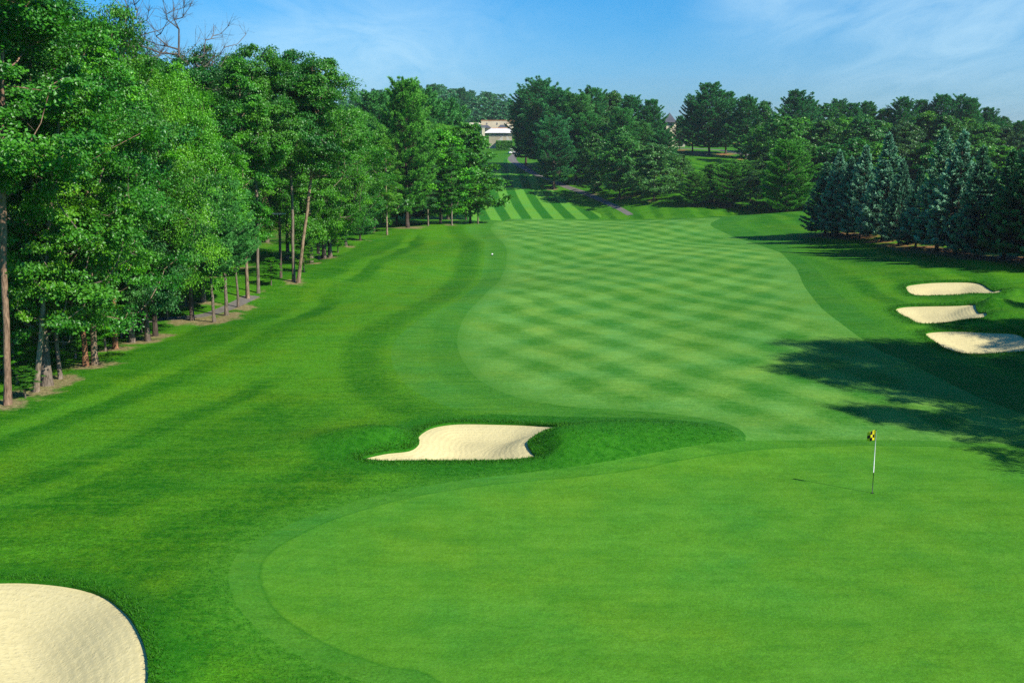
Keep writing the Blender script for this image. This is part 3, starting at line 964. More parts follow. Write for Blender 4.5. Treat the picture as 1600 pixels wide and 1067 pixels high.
# tall trees just off the right edge that throw the long shadows
for (x, y, h, sh, lab) in [(36.5, 42.5, 21, 'low', 'leafy tree right of the green throwing the long shadow tip'), (41, 49, 22, 'wide', 'wide leafy tree right of the green behind the first'),
                           (39.5, 39.0, 19, 'wide', 'wide leafy tree between the first two trees right of the green'), (33.5, 35.5, 18, 'low', 'leafy tree nearest the flagstick side of the green'), (44, 40, 21, 'wide', 'wide leafy tree farther right of the green'),
                           (56, 62, 19, 'low', 'leafy tree level with the nearest right bunker'), (66, 78, 19, 'low', 'leafy tree level with the farthest right bunker'),
                           (70, 92, 22, 'wide', 'wide leafy tree right of the spruce row'), (77, 101, 22, 'low', 'leafy tree right of the dark spruces'),
                           (83, 112, 23, 'wide', 'wide leafy tree behind the right end of the spruces'), (68, 104, 19, 'low', 'leafy tree in front of the right end of the spruces'),
                           (92, 124, 22, 'wide', 'wide leafy tree farthest along the right side'), (61, 95, 20, 'low', 'leafy tree between the spruces and the right bunkers, nearer one'), (57, 86, 18, 'low', 'leafy tree upslope of the farthest right bunker'), (38.5, 46.5, 21, 'wide', 'wide leafy tree filling the middle of the group right of the green'), (50, 55, 20, 'low', 'leafy tree upslope between the green and the nearest right bunker')]:
    place_tree('broadleaf_tree', sh, x, y, h, .85, OAK, rr.uniform(0, 6), lab, 'tree', G_RIGHT)

# hill pines and trees beyond the fairway
HILLT = [
 ('pine', 822, 345, 140, .85, PINE_B, 'pine at the left end of the central clump, next to the clubhouse'),
 ('pine', 845, 335, 126, 1.0, PINE_B, 'highest pine of the central clump'),
 ('pine', 872, 320, 142, 1.0, PINE_B, 'pine right beside the highest pine of the central clump'),
 ('pine', 900, 300, 150, 1.0, PINE_C, 'broad pine in the middle front of the central clump'),
 ('pine', 925, 325, 139, .9, PINE_B, 'pine above the middle of the central clump'),
 ('far', 955, 330, 140, .7, DEEP, 'rounded tree breaking the top of the central clump'),
 ('pine', 985, 320, 152, .9, PINE_B, 'pine at the right shoulder of the central clump'),
 ('pine', 1016, 318, 158, .8, PINE_B, 'pointed pine at the right end of the central clump'),
 ('pine', 1000, 290, 192, 1.0, PINE_C, 'low pine below the pointed pine'),
 ('pine', 865, 290, 185, 1.0, PINE_B, 'dark pine low on the left side of the central clump'),
 ('far', 928, 275, 205, .8, DEEP, 'dark leafy tree beside the path on the far hill'),
 ('pine', 888, 345, 150, .9, PINE_B, 'pine deep inside the central clump on its left side'),
 ('pine', 915, 295, 178, 1.0, PINE_C, 'pine low in the middle of the central clump'),
 ('far', 945, 300, 180, .8, DEEP, 'leafy tree low in the middle of the central clump'),
 ('pine', 955, 350, 150, .9, PINE_B, 'pine deep inside the central clump near its middle'),
 ('pine', 970, 290, 172, .9, PINE_C, 'pine above the leafy tree with the short dark trunk'),
 ('pine', 1035, 285, 205, .9, PINE_B, 'pine above the pale willowy tree'),
 ('far', 1000, 262, 225, .8, (0.055, 0.22, 0.022), 'leafy tree left of the pale willowy tree'),
 ('far', 1075, 275, 252, .7, OAK, 'low leafy tree under the tower house'),
 ('far', 968, 262, 196, .95, (0.055, 0.22, 0.022), 'leafy tree in front of the central clump with a short dark trunk'),
 ('far', 1022, 250, 222, 1.1, (0.080, 0.240, 0.040), 'pale grey-green willowy tree beyond the fairway crest'),
 ('far', 1062, 258, 240, .9, (0.050, 0.190, 0.026), 'loose green tree right of the pale willowy tree'),
 ('pine', 1085, 240, 270, 1.3, PINE_Y, 'low bushy pine right of the willowy tree'),
 ('pine', 1110, 246, 258, 1.2, PINE_Y, 'low bushy pine, second right of the willowy tree'),
 ('pine', 1140, 240, 256, 1.25, PINE_Y, 'low bushy pine, third right of the willowy tree'),
 ('pine', 1172, 246, 252, 1.2, PINE_Y, 'low bushy pine just left of the lone rounded pine'),
 ('pine', 1228, 190, 222, 1.0, PINE_Y, 'lone rounded pine with short thick trunk on the crest'),
 ('pine', 1108, 318, 132, .95, PINE_B, 'tallest pine beside the tower house'),
 ('pine', 1062, 338, 182, .6, PINE_B, 'small pine against the right side of the tower house'),
 ('pine', 1034, 330, 190, .6, PINE_B, 'small pine against the left side of the tower house'),
 ('pine', 1082, 326, 150, .7, PINE_B, 'pine just right of the tower house'),
 ('pine', 1134, 322, 146, .8, PINE_B, 'pine right of the tallest pine by the tower house'),
 ('pine', 1165, 310, 152, .85, PINE_B, 'dark pine left of the rounded tree on the hill'),
 ('far', 1192, 295, 156, .75, DEEP, 'rounded tree right of the tower house pines'),
 ('far', 1180, 270, 195, .7, OAK, 'leafy tree below the rounded hill tree'),
 ('pine', 1240, 320, 144, .9, PINE_B, 'pine rising above the hillside right of the tower house pines'),
]
for (sh, u, d, vt, wf, col, lab) in HILLT:
    x, y, z, h = atd(u, d, vt)
    place_tree('pine_tree' if sh == 'pine' else 'broadleaf_tree', sh, x, y, h, wf * (1.32 if sh == 'pine' else 1.1) * (20 / max(h, 12)) ** .3, col, rr.uniform(0, 6), lab,
               'pine' if sh == 'pine' else 'tree', G_PINE, litter=3.5 if d > 300 and u > 1060 else 2.0)

# wooded hillside to the right: three layers; each tree keeps its column
BACK = [
 # u, dist, vtop, shape
 (1262, 330, 156, 'pine'), (1285, 325, 160, 'far'), (1308, 335, 157, 'pine'), (1330, 330, 163, 'pine'), (1352, 335, 160, 'pine'), (1380, 330, 168, 'far'),
 (1408, 325, 154, 'pine'), (1436, 330, 158, 'pine'), (1466, 325, 149, 'pine'), (1495, 330, 150, 'pine'), (1512, 320, 156, 'pine'), (1540, 325, 170, 'pine'),
 (1565, 330, 182, 'far'), (1590, 325, 190, 'pine'), (1620, 325, 192, 'far'), (1650, 320, 188, 'pine'),
 (1215, 262, 176, 'far'), (1250, 270, 182, 'far'), (1285, 265, 186, 'far'), (1318, 272, 180, 'far'), (1345, 262, 178, 'far'), (1378, 270, 190, 'far'), (1405, 262, 186, 'far'),
 (1440, 268, 172, 'far'), (1470, 262, 178, 'far'), (1500, 268, 182, 'far'), (1532, 262, 190, 'far'), (1562, 268, 198, 'far'), (1595, 262, 204, 'far'), (1630, 268, 206, 'far'),
 (1205, 235, 236, 'far'), (1262, 228, 222, 'far'), (1292, 222, 222, 'far'), (1330, 225, 214, 'far'), (1368, 220, 220, 'far'), (1408, 222, 224, 'far'), (1445, 218, 220, 'far'),
 (1485, 222, 224, 'far'), (1520, 218, 222, 'far'), (1558, 222, 226, 'far'), (1600, 218, 228, 'far'), (1640, 220, 226, 'far'),
]
BN = {'pine': 'pine_tree', 'far': 'broadleaf_tree'}
tone = {1440: (0.060, 0.230, 0.012), 1345: (0.048, 0.200, 0.024), 1500: (0.055, 0.220, 0.016), 1532: (0.060, 0.225, 0.016)}
spec = {1262: 'pine on the back skyline first right of the gap by the lone pine', 1466: 'taller pine on the back skyline above the tallest blue spruces', 1495: 'pine with a layered top, highest on the right skyline',
        1440: 'yellow-green rounded tree above the dark spruce between the blue clumps', 1345: 'paler domed tree above the left clump of blue spruces', 1540: 'pine where the right skyline steps down'}
for (u, d, vt, sh) in BACK:
    x, y, z, h = atd(u, d, vt)
    lay = ('on the back skyline', 'in the middle tier of the hillside', 'in the lowest tier of the hillside')[0 if d > 300 else 1 if d > 250 else 2]
    lab = spec.get(u) if (u in spec and not (u == 1262 and d < 300)) else ('dark pine ' if sh == 'pine' else 'bushy green tree ') + lay + ' behind the blue spruces'
    grp = G_BACK if lab == spec.get(u) else ('pines ' if sh == 'pine' else 'bushy trees ') + lay
    place_tree(BN[sh], sh, x, y, h, (1.0 if sh == 'pine' else 1.05) * (20 / max(h, 10)) ** .5, tone.get(u, rr.choice([OAK, DEEP, MAPLE, (0.045, 0.14, 0.025)]) if sh == 'far' else PINE_B), rr.uniform(0, 6), lab,
               'pine' if sh == 'pine' else 'tree', grp)

# ------------------------------------------------------------------ the far ridge left of and behind the clubhouse: one mass
def far_wood():
    g = np.random.default_rng(3); rd = random.Random(9)
    V, Fa, Rn = [], [], []; off = 0
    protos = [deciduous(201 + i, 20, .08, 7.5, 60, 34, leaf=(1.0, .8))[1] for i in range(2)]
    protos += [conifer(211, 'pine', 20, 5.5, .1)[1]]
    sub = protos[2]
    nq = len(sub[1]); keep = g.random(nq) < .22
    sv = sub[0].reshape(-1, 4, 3)[keep]; c = sv.mean(1, keepdims=True); sv = c + (sv - c) * 2.0
    protos[2] = (sv.reshape(-1, 3), np.arange(keep.sum() * 4).reshape(-1, 4), sub[2].reshape(-1, 4)[keep].ravel())
    spots = []
    for d in (500, 560, 620, 680, 740):
        for u in range(470, 860 if d > 540 else 720, 16):
            spots.append((u + rd.uniform(-6, 6), d + rd.uniform(-20, 20)))
    for d in (420, 500, 600):
        for u in range(870, 1820, 26): spots.append((u + rd.uniform(-8, 8), d + rd.uniform(-20, 20)))
    for (u, d) in spots:
        vt = np.interp(u, [450, 540, 560, 600, 660, 720, 780, 820, 860, 1000, 1100, 1250, 1540, 1600, 1800], [158, 154, 140, 139, 131, 133, 145, 160, 170, 175, 175, 168, 168, 195, 195]) + rd.uniform(-2, 8) + max(0, (740 - d)) * .03
        x, y, z, h = atd(u, d, vt)
        h = max(h, 6); s = h / 20; p = protos[rd.choice([0, 1, 0, 1, 2])]
        a = rd.uniform(0, 6.28); ca, sa = math.cos(a), math.sin(a)
        v = p[0] * (min(s, 1.15), min(s, 1.15), s)
        v = np.stack([v[:, 0] * ca - v[:, 1] * sa + x, v[:, 0] * sa + v[:, 1] * ca + y, v[:, 2] + z], 1)
        V.append(v); Fa.append(p[1] + off); Rn.append(np.clip(p[2] * .6 + rd.uniform(0, .4), 0, 1)); off += len(v)
    me = raw_mesh('distant_wood', np.concatenate(V), np.concatenate(Fa), [M_LEAF], False, {'rnd': np.concatenate(Rn)})
    o = link(bpy.data.objects.new('distant_wood', me))
    o.color = (0.045, 0.205, 0.060, 1)
    tag(o, 'mass of trees covering the distant ridge behind the clubhouse', 'woodland', kind='stuff')
far_wood()

# ------------------------------------------------------------------ ground materials
def pos_node(nt):
    return nt.n('ShaderNodeNewGeometry').outputs['Position']


def stripes_dir(nt, pos, ang, period, warp=None):
    """soft square wave across a direction"""
    d = nt.vmath('DOT_PRODUCT', pos, (math.cos(ang), math.sin(ang), 0))
    if warp is not None: d = nt.math('ADD', d, warp)
    s = nt.math('SINE', nt.math('MULTIPLY', d, 2 * math.pi / period))
    return nt.rng(s, -0.75, 0.75, 0, 1, True)


def grass_mat(name, dark, light, kind, fine=1.0, blade=1.0):
    m, nt = new_mat(name)
    pos = pos_node(nt)
    big = nt.noise(pos, .045, 3); mid = nt.noise(pos, .45, 4, .6); fin = nt.noise(pos, 4.0, 5, .72)
    vf = nt.noise(pos, 13.0, 4, .75)
    mpn = nt.n('ShaderNodeMapping'); mpn.inputs['Rotation'].default_value = (0, 0, R(12)); mpn.inputs['Scale'].default_value = (.28, 1.5, 1)
    nt.set(mpn.inputs['Vector'], pos)
    streak = nt.noise(mpn.outputs[0], 1.6, 5, .65)
    warp = nt.math('MULTIPLY', nt.math('SUBTRACT', nt.noise(pos, .10, 3), .5), 3.4)
    if kind == 'fairway':
        a = stripes_dir(nt, pos, R(25), 3.8, warp)
        b = stripes_dir(nt, pos, R(-33), 4.2, warp)
        s = nt.math('ADD', nt.math('MULTIPLY', a, .60), nt.math('MULTIPLY', b, .40))
        amp = .68
        s = nt.math('MULTIPLY', s, nt.rng(big, .35, .65, .8, 1.1))
        s = nt.math('ADD', nt.math('MULTIPLY', nt.math('SUBTRACT', s, .62), nt.rng(nt.attr('edge'), 1.0, 2.6, .25, 1)), .62)
    elif kind == 'rough':
        st = nt.math('ADD', nt.attr('stripe'), nt.math('MULTIPLY', warp, .7))
        n1 = nt.n('ShaderNodeTexNoise', noise_dimensions='1D')
        n1.inputs['Scale'].default_value = .21; n1.inputs['Detail'].default_value = 0
        nt.set(n1.inputs['W'], st)
        st2 = nt.math('ADD', st, nt.math('MULTIPLY', n1.outputs['Fac'], 6.0))
        sn = nt.math('SINE', nt.math('MULTIPLY', st2, 2 * math.pi / 4.9))
        s = nt.rng(sn, -.85, .85, 0, 1, True)
        fade = nt.rng(nt.noise(pos, .05, 3), .38, .62, .15, .95)
        s = nt.math('ADD', nt.math('MULTIPLY', nt.math('SUBTRACT', s, .5), fade), .5)
        # bands that follow the first cut on the left
        cdist = nt.math('MULTIPLY', nt.attr('cutd'), -1)
        sb = nt.rng(nt.math('SINE', nt.math('ADD', nt.math('MULTIPLY', cdist, -2 * math.pi / 6.4), .1)), -.95, .05, .28, .95, True)
        mb = nt.math('MULTIPLY', nt.rng(cdist, 4.0, 9, .9, 0, True), nt.attr('leftm'))
        s = nt.math('ADD', nt.math('MULTIPLY', s, nt.math('SUBTRACT', 1, mb)), nt.math('MULTIPLY', sb, mb))
        amp = .85
    elif kind == 'hill':
        sn = nt.math('SINE', nt.math('MULTIPLY', nt.attr('stripe'), 2 * math.pi / 4.7))
        s = nt.rng(sn, -.3, .3, 0, 1, True); amp = 1.0
    elif kind == 'cut':
        de = nt.math('MULTIPLY', nt.attr('edge'), -1)
        s = nt.math('ADD', nt.math('ADD', .14, nt.math('MULTIPLY', nt.attr('leftm'), .34)), nt.math('MULTIPLY', nt.rng(de, 1.3, 2.1, 0, .26, True), nt.attr('leftm'))); amp = .8
    elif kind == 'green':
        a = stripes_dir(nt, pos, R(70), 3.0, warp)
        s = nt.rng(a, 0, 1, .45, .56); amp = 1.0
    else:
        s = mid; amp = .5
    f = nt.math('MULTIPLY', s, amp)
    f = nt.math('ADD', f, nt.math('MULTIPLY', nt.rng(mid, .3, .7, -.5, .5), .22 * blade))
    f = nt.math('ADD', f, nt.math('MULTIPLY', nt.rng(streak, .3, .7, -.5, .5), .34 * blade))
    f = nt.math('ADD', f, nt.math('MULTIPLY', nt.rng(fin, .36, .64, -.5, .5), .42 * fine))
    f = nt.math('ADD', f, nt.math('MULTIPLY', nt.rng(big, .3, .7, -.5, .5), .30))
    f = nt.math('ADD', f, .5 - amp * .5, clamp=True)
    col = nt.mix(f, dark, light)
    # fine blade speckle, stronger in longer grass
    col = nt.scale_col(col, nt.rng(vf, .36, .64, 1 - .26 * fine, 1 + .26 * fine))
    # odd hue patches
    hp = nt.noise(pos, .22, 4, .6)
    yel = nt.mix(1.0, col, (1.30, 1.02, .8), 'MULTIPLY')
    blu = nt.mix(1.0, col, (.72, 1.0, 1.55), 'MULTIPLY')
    col = nt.mix(nt.rng(hp, .50, .66, 0, .9 if kind == 'rough' else .6), col, yel)
    col = nt.mix(nt.rng(hp, .48, .28, 0, .6), col, blu)
    if kind in ('green', 'plain', 'rough'):
        ge = nt.math('ABSOLUTE', nt.attr('gedge'))
        col = nt.mix(nt.rng(ge, .02, .08, .38, 0), col, (0.016, 0.12, 0.004))
    if kind in ('rough', 'cut', 'plain'):
        pn = nt.noise(mpn.outputs[0], .9, 7, .7)
        col = nt.mix(nt.rng(pn, .52, .70, 0, .55), col, (0.092, 0.245, 0.012))
        col = nt.mix(nt.rng(pn, .46, .32, 0, .5), col, (0.014, 0.105, 0.004))
    if kind == 'green':
        pn = nt.noise(pos, .8, 7, .72)
        col = nt.mix(nt.rng(pn, .50, .68, 0, .30), col, (0.135, 0.330, 0.032))
        col = nt.mix(nt.rng(pn, .48, .34, 0, .30), col, (0.034, 0.165, 0.016))
    if kind == 'fairway':
        col = nt.mix(nt.math('MULTIPLY', nt.rng(nt.attr('edge'), 0, 1.0, .6, 0), nt.math('ADD', nt.math('MULTIPLY', nt.attr('leftm'), .8), .2)), col, (0.055, 0.20, 0.016))
    if kind == 'rough':
        cd = nt.math('MULTIPLY', nt.rng(nt.attr('cutd'), -2.6, .0, 0, .8, True), nt.math('SUBTRACT', 1, nt.math('MULTIPLY', nt.attr('leftm'), .7)))
        col = nt.mix(cd, col, nt.scale_col(nt.mix(nt.rng(fin, .36, .64), (0.026, 0.145, 0.006), (0.070, 0.240, 0.016)), nt.rng(vf, .36, .64, .8, 1.2)))
    if kind in ('rough', 'hill'):
        lg = nt.attr('long')
        col = nt.mix(lg, col, nt.mix(nt.rng(fin, .35, .65), (0.010, 0.100, 0.003), (0.032, 0.175, 0.008)))
        lit = nt.attr('litter')
        ln = nt.math('ADD', nt.math('MULTIPLY', lit, 1.6), nt.math('MULTIPLY', nt.math('SUBTRACT', nt.noise(pos, .9, 5, .7), .5), 2.2))
        lcol = nt.mix(nt.rng(fin, .38, .62), (0.16, 0.11, 0.055), (0.36, 0.28, 0.14))
        lcol = nt.mix(nt.attr('mulch'), lcol, (0.33, 0.15, 0.07))
        col = nt.mix(nt.rng(ln, .62, 1.05, 0, .85), col, lcol)
    h = nt.math('ADD', nt.math('MULTIPLY', fin, .7), nt.math('MULTIPLY', vf, .5))
    finish(nt, col, .8, .06, h, .05 * blade, .55)
    return m


M_ROUGH = grass_mat('rough_grass', (0.015, 0.112, 0.003), (0.074, 0.236, 0.008), 'rough', 1.5, 1.2)
M_FAIR = grass_mat('fairway_grass', (0.034, 0.170, 0.010), (0.150, 0.340, 0.050), 'fairway', .8, .9)
M_CUT = grass_mat('first_cut_grass', (0.026, 0.145, 0.008), (0.080, 0.250, 0.022), 'cut', 1.1, 1.2)
M_GREEN = grass_mat('green_grass', (0.048, 0.185, 0.008), (0.102, 0.290, 0.020), 'green', .7, 1.3)
M_FRINGE = grass_mat('fringe_grass', (0.036, 0.165, 0.009), (0.076, 0.245, 0.020), 'plain', .9, 1.0)
M_HILL = grass_mat('hill_grass', (0.022, 0.145, 0.007), (0.115, 0.320, 0.028), 'hill', .4, .4)


def sand_mat():
    m, nt = new_mat('bunker_sand')
    pos = pos_node(nt)
    fin = nt.noise(pos, 9, 4, .6); big = nt.noise(pos, .35, 3)
    e = nt.attr('edge')
    wv = nt.math('SINE', nt.math('ADD', nt.math('MULTIPLY', e, 2 * math.pi / .22), nt.math('MULTIPLY', fin, 5)))
    col = nt.mix(nt.rng(fin, .3, .7), (0.62, 0.525, 0.245), (0.69, 0.59, 0.295))
    col = nt.scale_col(col, nt.rng(big, .3, .7, .93, 1.04))
    h = nt.math('ADD', nt.math('MULTIPLY', wv, .12), fin)
    h = nt.math('ADD', h, nt.math('MULTIPLY', nt.noise(pos, 1.6, 3), 1.5))
    finish(nt, col, .95, .05, h, .045, .5)
    return m
M_SAND = sand_mat()


def plain_mat(name, a, b, sc=3.0, rough=.85, spec=.2, bump=.02):
    m, nt = new_mat(name)
    pos = pos_node(nt)
    f = nt.noise(pos, sc, 5, .6); g2 = nt.noise(pos, sc * .13, 2)
    col = nt.scale_col(nt.mix(nt.rng(f, .3, .7), a, b), nt.rng(g2, .3, .7, .85, 1.12))
    finish(nt, col, rough, spec, f, bump, .4)
    return m
M_ROAD = plain_mat('path_asphalt', (0.13, 0.118, 0.10), (0.22, 0.20, 0.165), 3)


# ------------------------------------------------------------------ ground mesh: one triangulation, split by what grows on it
def build_ground():
    pts = []
    a_in = np.radians(np.arange(-43, 43.1, .75))
    r_in = 14 * 1.0185 ** np.arange(0, 262)
    for k, r_ in enumerate(r_in):
        aa = a_in + (k % 2) * np.radians(.375)
        pts.append(np.stack([r_ * np.sin(aa), r_ * np.cos(aa)], 1))
    a_out = np.radians(np.concatenate([np.arange(48, 312.1, 6)]))
    for r_ in 4 * 1.16 ** np.arange(0, 44): pts.append(np.stack([r_ * np.sin(a_out), r_ * np.cos(a_out)], 1))
    for r_ in (4, 6.5, 9.5, 12): pts.append(np.stack([r_ * np.sin(a_in[::12]), r_ * np.cos(a_in[::12])], 1))
    pts.append(np.array([[0.01, 0.01]]))
    # extra detail in and round the bunkers and mounds
    for P in ALLB:
        lo, hi = P.min(0) - 1.5, P.max(0) + 1.5
        st = .30 if P is B_MID or P is B_LEFT else .42
        gx, gy = np.meshgrid(np.arange(lo[0], hi[0], st), np.arange(lo[1], hi[1], st))
        q = np.stack([gx.ravel(), gy.ravel()], 1); sd = poly_sd(P, q[:, 0], q[:, 1])
        pts.append(q[(sd > -1.5) & (np.abs(sd) > .12)])
    pts = np.concatenate(pts); pts = pts + rng.normal(0, .0012, pts.shape) * np.linalg.norm(pts, axis=1, keepdims=True)
    polys = [P_GREEN, P_FRINGE, P_FAIR, P_CUT, P_HILL, P_ROAD, P_ROAD2, P_ROAD3, P_ROAD4] + ALLB
    # drop free points that nearly touch a constraint
    keep = np.ones(len(pts), bool)
    for P in polys:
        c = P.mean(0); rad = np.max(np.hypot(*(P - c).T)) + 3
        m = np.hypot(pts[:, 0] - c[0], pts[:, 1] - c[1]) < rad
        sd = poly_sd(P, pts[m, 0], pts[m, 1])
        keep[np.where(m)[0][np.abs(sd) < np.minimum(.0035 * np.linalg.norm(pts[m], axis=1), .6)]] = False
    pts = pts[keep]
    V = [Vector(p) for p in pts]; E = []
    for P in polys:
        b = len(V); V += [Vector(p) for p in P]; E += [(b + i, b + (i + 1) % len(P)) for i in range(len(P))]
    ov, oe, of, *_ = delaunay_2d_cdt(V, E, [], 0, 1e-5, False)
    XY = np.array([(p.x, p.y) for p in ov]); T = np.array([tuple(f) for f in of if len(f) == 3])
    Z = terrain(XY[:, 0], XY[:, 1])
    # counter-clockwise
    a, b, c = XY[T[:, 0]], XY[T[:, 1]], XY[T[:, 2]]
    ar = (b[:, 0] - a[:, 0]) * (c[:, 1] - a[:, 1]) - (b[:, 1] - a[:, 1]) * (c[:, 0] - a[:, 0])
    T[ar < 0] = T[ar < 0][:, ::-1]
    cen = (a + b + c) / 3
    inside = lambda P: poly_sd(P, cen[:, 0], cen[:, 1]) > 0
    reg = np.zeros(len(T), int)
    reg[inside(P_CUT)] = 3
    reg[inside(P_FAIR)] = 2
    reg[inside(P_FRINGE)] = 4
    reg[inside(P_HILL)] = 5
    for P in (P_ROAD, P_ROAD2, P_ROAD3, P_ROAD4): reg[inside(P)] = 6
    reg[inside(P_GREEN)] = 1
    for i, P in enumerate(ALLB): reg[inside(P)] = 10 + i
    # attributes
    x, y = XY[:, 0], XY[:, 1]
    lit = np.zeros(len(x)); mul = np.zeros(len(x))
    for (lx, ly, lr) in LITTER:
        d2 = (x - lx) ** 2 + (y - ly) ** 2
        lit = np.maximum(lit, np.exp(-d2 / (lr * lr)))
    wood = sstep(0, 6, poly_sd([(-24, 44), (-26, 60), (-25, 90), (-25, 150), (-26, 210), (-120, 210), (-120, 44)], x, y))
    lit = np.maximum(lit, wood * .42)
    mul = sstep(20, 45, x)
    lng = sstep(-.1, .35, poly_sd(LONG, x, y)) * .92
    for P in ALLB: lng = np.maximum(lng, .7 * sstep(-1.3, -.5, poly_sd(P, x, y)))
    stripe = line_d(STRIPE, x, y)
    leftm = sstep(41, 52, y) * (1 - sstep(9, 15, x)) * (1 - sstep(215, 225, y))
    hs_ = line_d(HILLG, x, y)
    edge = poly_sd(P_FAIR, x, y); gedge = poly_sd(P_GREEN, x, y); cutd = np.maximum(poly_sd(P_CUT, x, y), poly_sd(P_FRINGE, x, y) * 1.5)
    for P in ALLB:
        sd = poly_sd(P, x, y); edge = np.where(sd > -.2, sd, edge)

    def emit(name, mask, mat, dz=0.0, st=stripe, skirt=None):
        t = T[mask]; ids, inv = np.unique(t, return_inverse=True); inv = inv.reshape(t.shape)
        v = np.stack([x[ids], y[ids], Z[ids] + dz], 1); faces = [inv]; at_ = {'stripe': st[ids], 'litter': lit[ids], 'mulch': mul[ids], 'long': lng[ids], 'edge': edge[ids], 'gedge': gedge[ids], 'cutd': cutd[ids], 'leftm': leftm[ids]}
        if skirt is not None:
            e = np.sort(np.concatenate([skirt[:, [0, 1]], skirt[:, [1, 2]], skirt[:, [2, 0]]]), 1)
            ue, cnt = np.unique(e, axis=0, return_counts=True); ue = ue[cnt == 1]
            n0 = len(v); sid, si = np.unique(ue, return_inverse=True); si = si.reshape(ue.shape); m_ = len(sid)
            topv = np.stack([x[sid], y[sid], Z[sid]], 1); bot = topv - (0, 0, .35)
            v = np.concatenate([v, topv, bot])
            faces = [inv, np.stack([n0 + si[:, 0], n0 + si[:, 1], n0 + m_ + si[:, 1], n0 + m_ + si[:, 0]], 1)]
            for k in at_:
                ex = {'stripe': st[sid], 'litter': lit[sid], 'mulch': mul[sid], 'long': np.ones(m_), 'edge': edge[sid], 'gedge': gedge[sid], 'cutd': cutd[sid], 'leftm': leftm[sid]}[k]
                at_[k] = np.concatenate([at_[k], ex, ex])
        if len(faces) == 2: nf = np.concatenate([np.full(len(faces[0]), True), np.full(len(faces[1]), False)])
        me = raw_mesh(name, v, faces, [mat], True, at_)
        return link(bpy.data.objects.new(name, me))
    sk = T[reg >= 10]
    tag(emit('ground', reg == 0, M_ROUGH, skirt=sk), kind='structure')
    tag(emit('putting_green', reg == 1, M_GREEN), kind='structure')
    tag(emit('fairway', reg == 2, M_FAIR), kind='structure')
    tag(emit('first_cut', reg == 3, M_CUT), kind='structure')
    tag(emit('green_fringe', reg == 4, M_FRINGE), kind='structure')
    tag(emit('far_fairway', reg == 5, M_HILL, st=hs_), kind='structure')
    tag(emit('path', reg == 6, M_ROAD), kind='structure')
    labs = ['pale sand bunker with curling grassy lips in front of the green', 'big rounded sand bunker cut by the bottom left corner',
            'farthest of the three sand bunkers on the right slope', 'middle one of the three sand bunkers on the right slope', 'nearest of the three sand bunkers on the right slope, dappled with shadow']
    for i, l in enumerate(labs):
        o = emit('sand_bunker', reg == 10 + i, M_SAND, dz=-.10)
        tag(o, l, 'sand bunker', 'sand bunkers')
build_ground()


# ------------------------------------------------------------------ real blades in the longer grass near the camera
def blades():
    g = np.random.default_rng(17)
    P, Hh = [], []
    # lips of the bunkers
    for B, w_, n, h in ((B_MID, .3, 12000, .09), (B_LEFT, .25, 12000, .07), (B_R3, .4, 5000, .13), (B_R2, .4, 5000, .13), (B_R1, .4, 5000, .13)):
        k = g.integers(0, len(B), n); t = g.random((n, 1)); q = B[k] * (1 - t) + B[(k + 1) % len(B)] * t
        q = q + g.normal(0, w_, (n, 2)); sd = poly_sd(B, q[:, 0], q[:, 1]); q = q[(sd < -.005) & (sd > -w_ * 3)]
        P.append(q); Hh.append(np.full(len(q), h))
    # rough near the camera
    n = 260000
    q = np.stack([g.uniform(-30, 14, n), g.uniform(20, 56, n)], 1)
    prob = np.clip(26 / np.hypot(q[:, 0], q[:, 1]), 0, 1) ** 1.5
    ok = (g.random(n) < prob) & (np.abs(q[:, 0]) < q[:, 1] * .52)
    for Q in (P_CUT, P_FRINGE): ok &= poly_sd(Q, q[:, 0], q[:, 1]) < 0
    for Q in ALLB: ok &= poly_sd(Q, q[:, 0], q[:, 1]) < -.02
    q = q[ok]; ln = poly_sd(LONG, q[:, 0], q[:, 1]) > 0
    P.append(q); Hh.append(np.where(ln, .055, .04))
    P = np.concatenate(P); Hh = np.concatenate(Hh); n = len(P)
    z = terrain(P[:, 0], P[:, 1]) - .01
    a = g.uniform(0, 6.28, n); wd = g.uniform(.010, .022, n)
    ln = np.stack([g.normal(0, .5, n), g.normal(0, .5, n)], 1) * Hh[:, None]
    hh = Hh * g.uniform(.5, 1.3, n)
    dx, dy = np.cos(a) * wd, np.sin(a) * wd
    v = np.stack([np.stack([P[:, 0] - dx, P[:, 1] - dy, z], 1), np.stack([P[:, 0] + dx, P[:, 1] + dy, z], 1), np.stack([P[:, 0] + ln[:, 0], P[:, 1] + ln[:, 1], z + hh], 1)], 1).reshape(-1, 3)
    me = raw_mesh('rough_grass', v, np.arange(n * 3).reshape(-1, 3), [M_BLADE], False, {'rnd': np.repeat(g.random(n), 3)})
    o = link(bpy.data.objects.new('rough_grass', me)); o.color = (0.028, 0.160, 0.004, 1)
    tag(o, 'longer grass blades in the rough and on the bunker lips', 'grass', kind='stuff')
M_BLADE = leaf_material('grass_blade', trans=.25, rough=.6, spec=.2)
blades()

# ------------------------------------------------------------------ flagstick
def solid(name, col, rough=.5, spec=.4):
    m, nt = new_mat(name)
    f = nt.noise(pos_node(nt), 14, 3)
    finish(nt, nt.scale_col(col_node(nt, col), nt.rng(f, .3, .7, .9, 1.06)), rough, spec)
    return m


def col_node(nt, c):
    n_ = nt.n('ShaderNodeRGB'); n_.outputs[0].default_value = (*c, 1); return n_.outputs[0]
M_WHITE = solid('white_paint', (.80, .80, .76)); M_DARKST = solid('dark_paint', (.03, .05, .03)); M_YEL = solid('yellow_cloth', (.80, .66, .02), .8, .1)
M_BLK = solid('black_cloth', (.012, .014, .018), .8, .1); M_HOLE = solid('cup_shade', (.02, .025, .02), .9, .1)

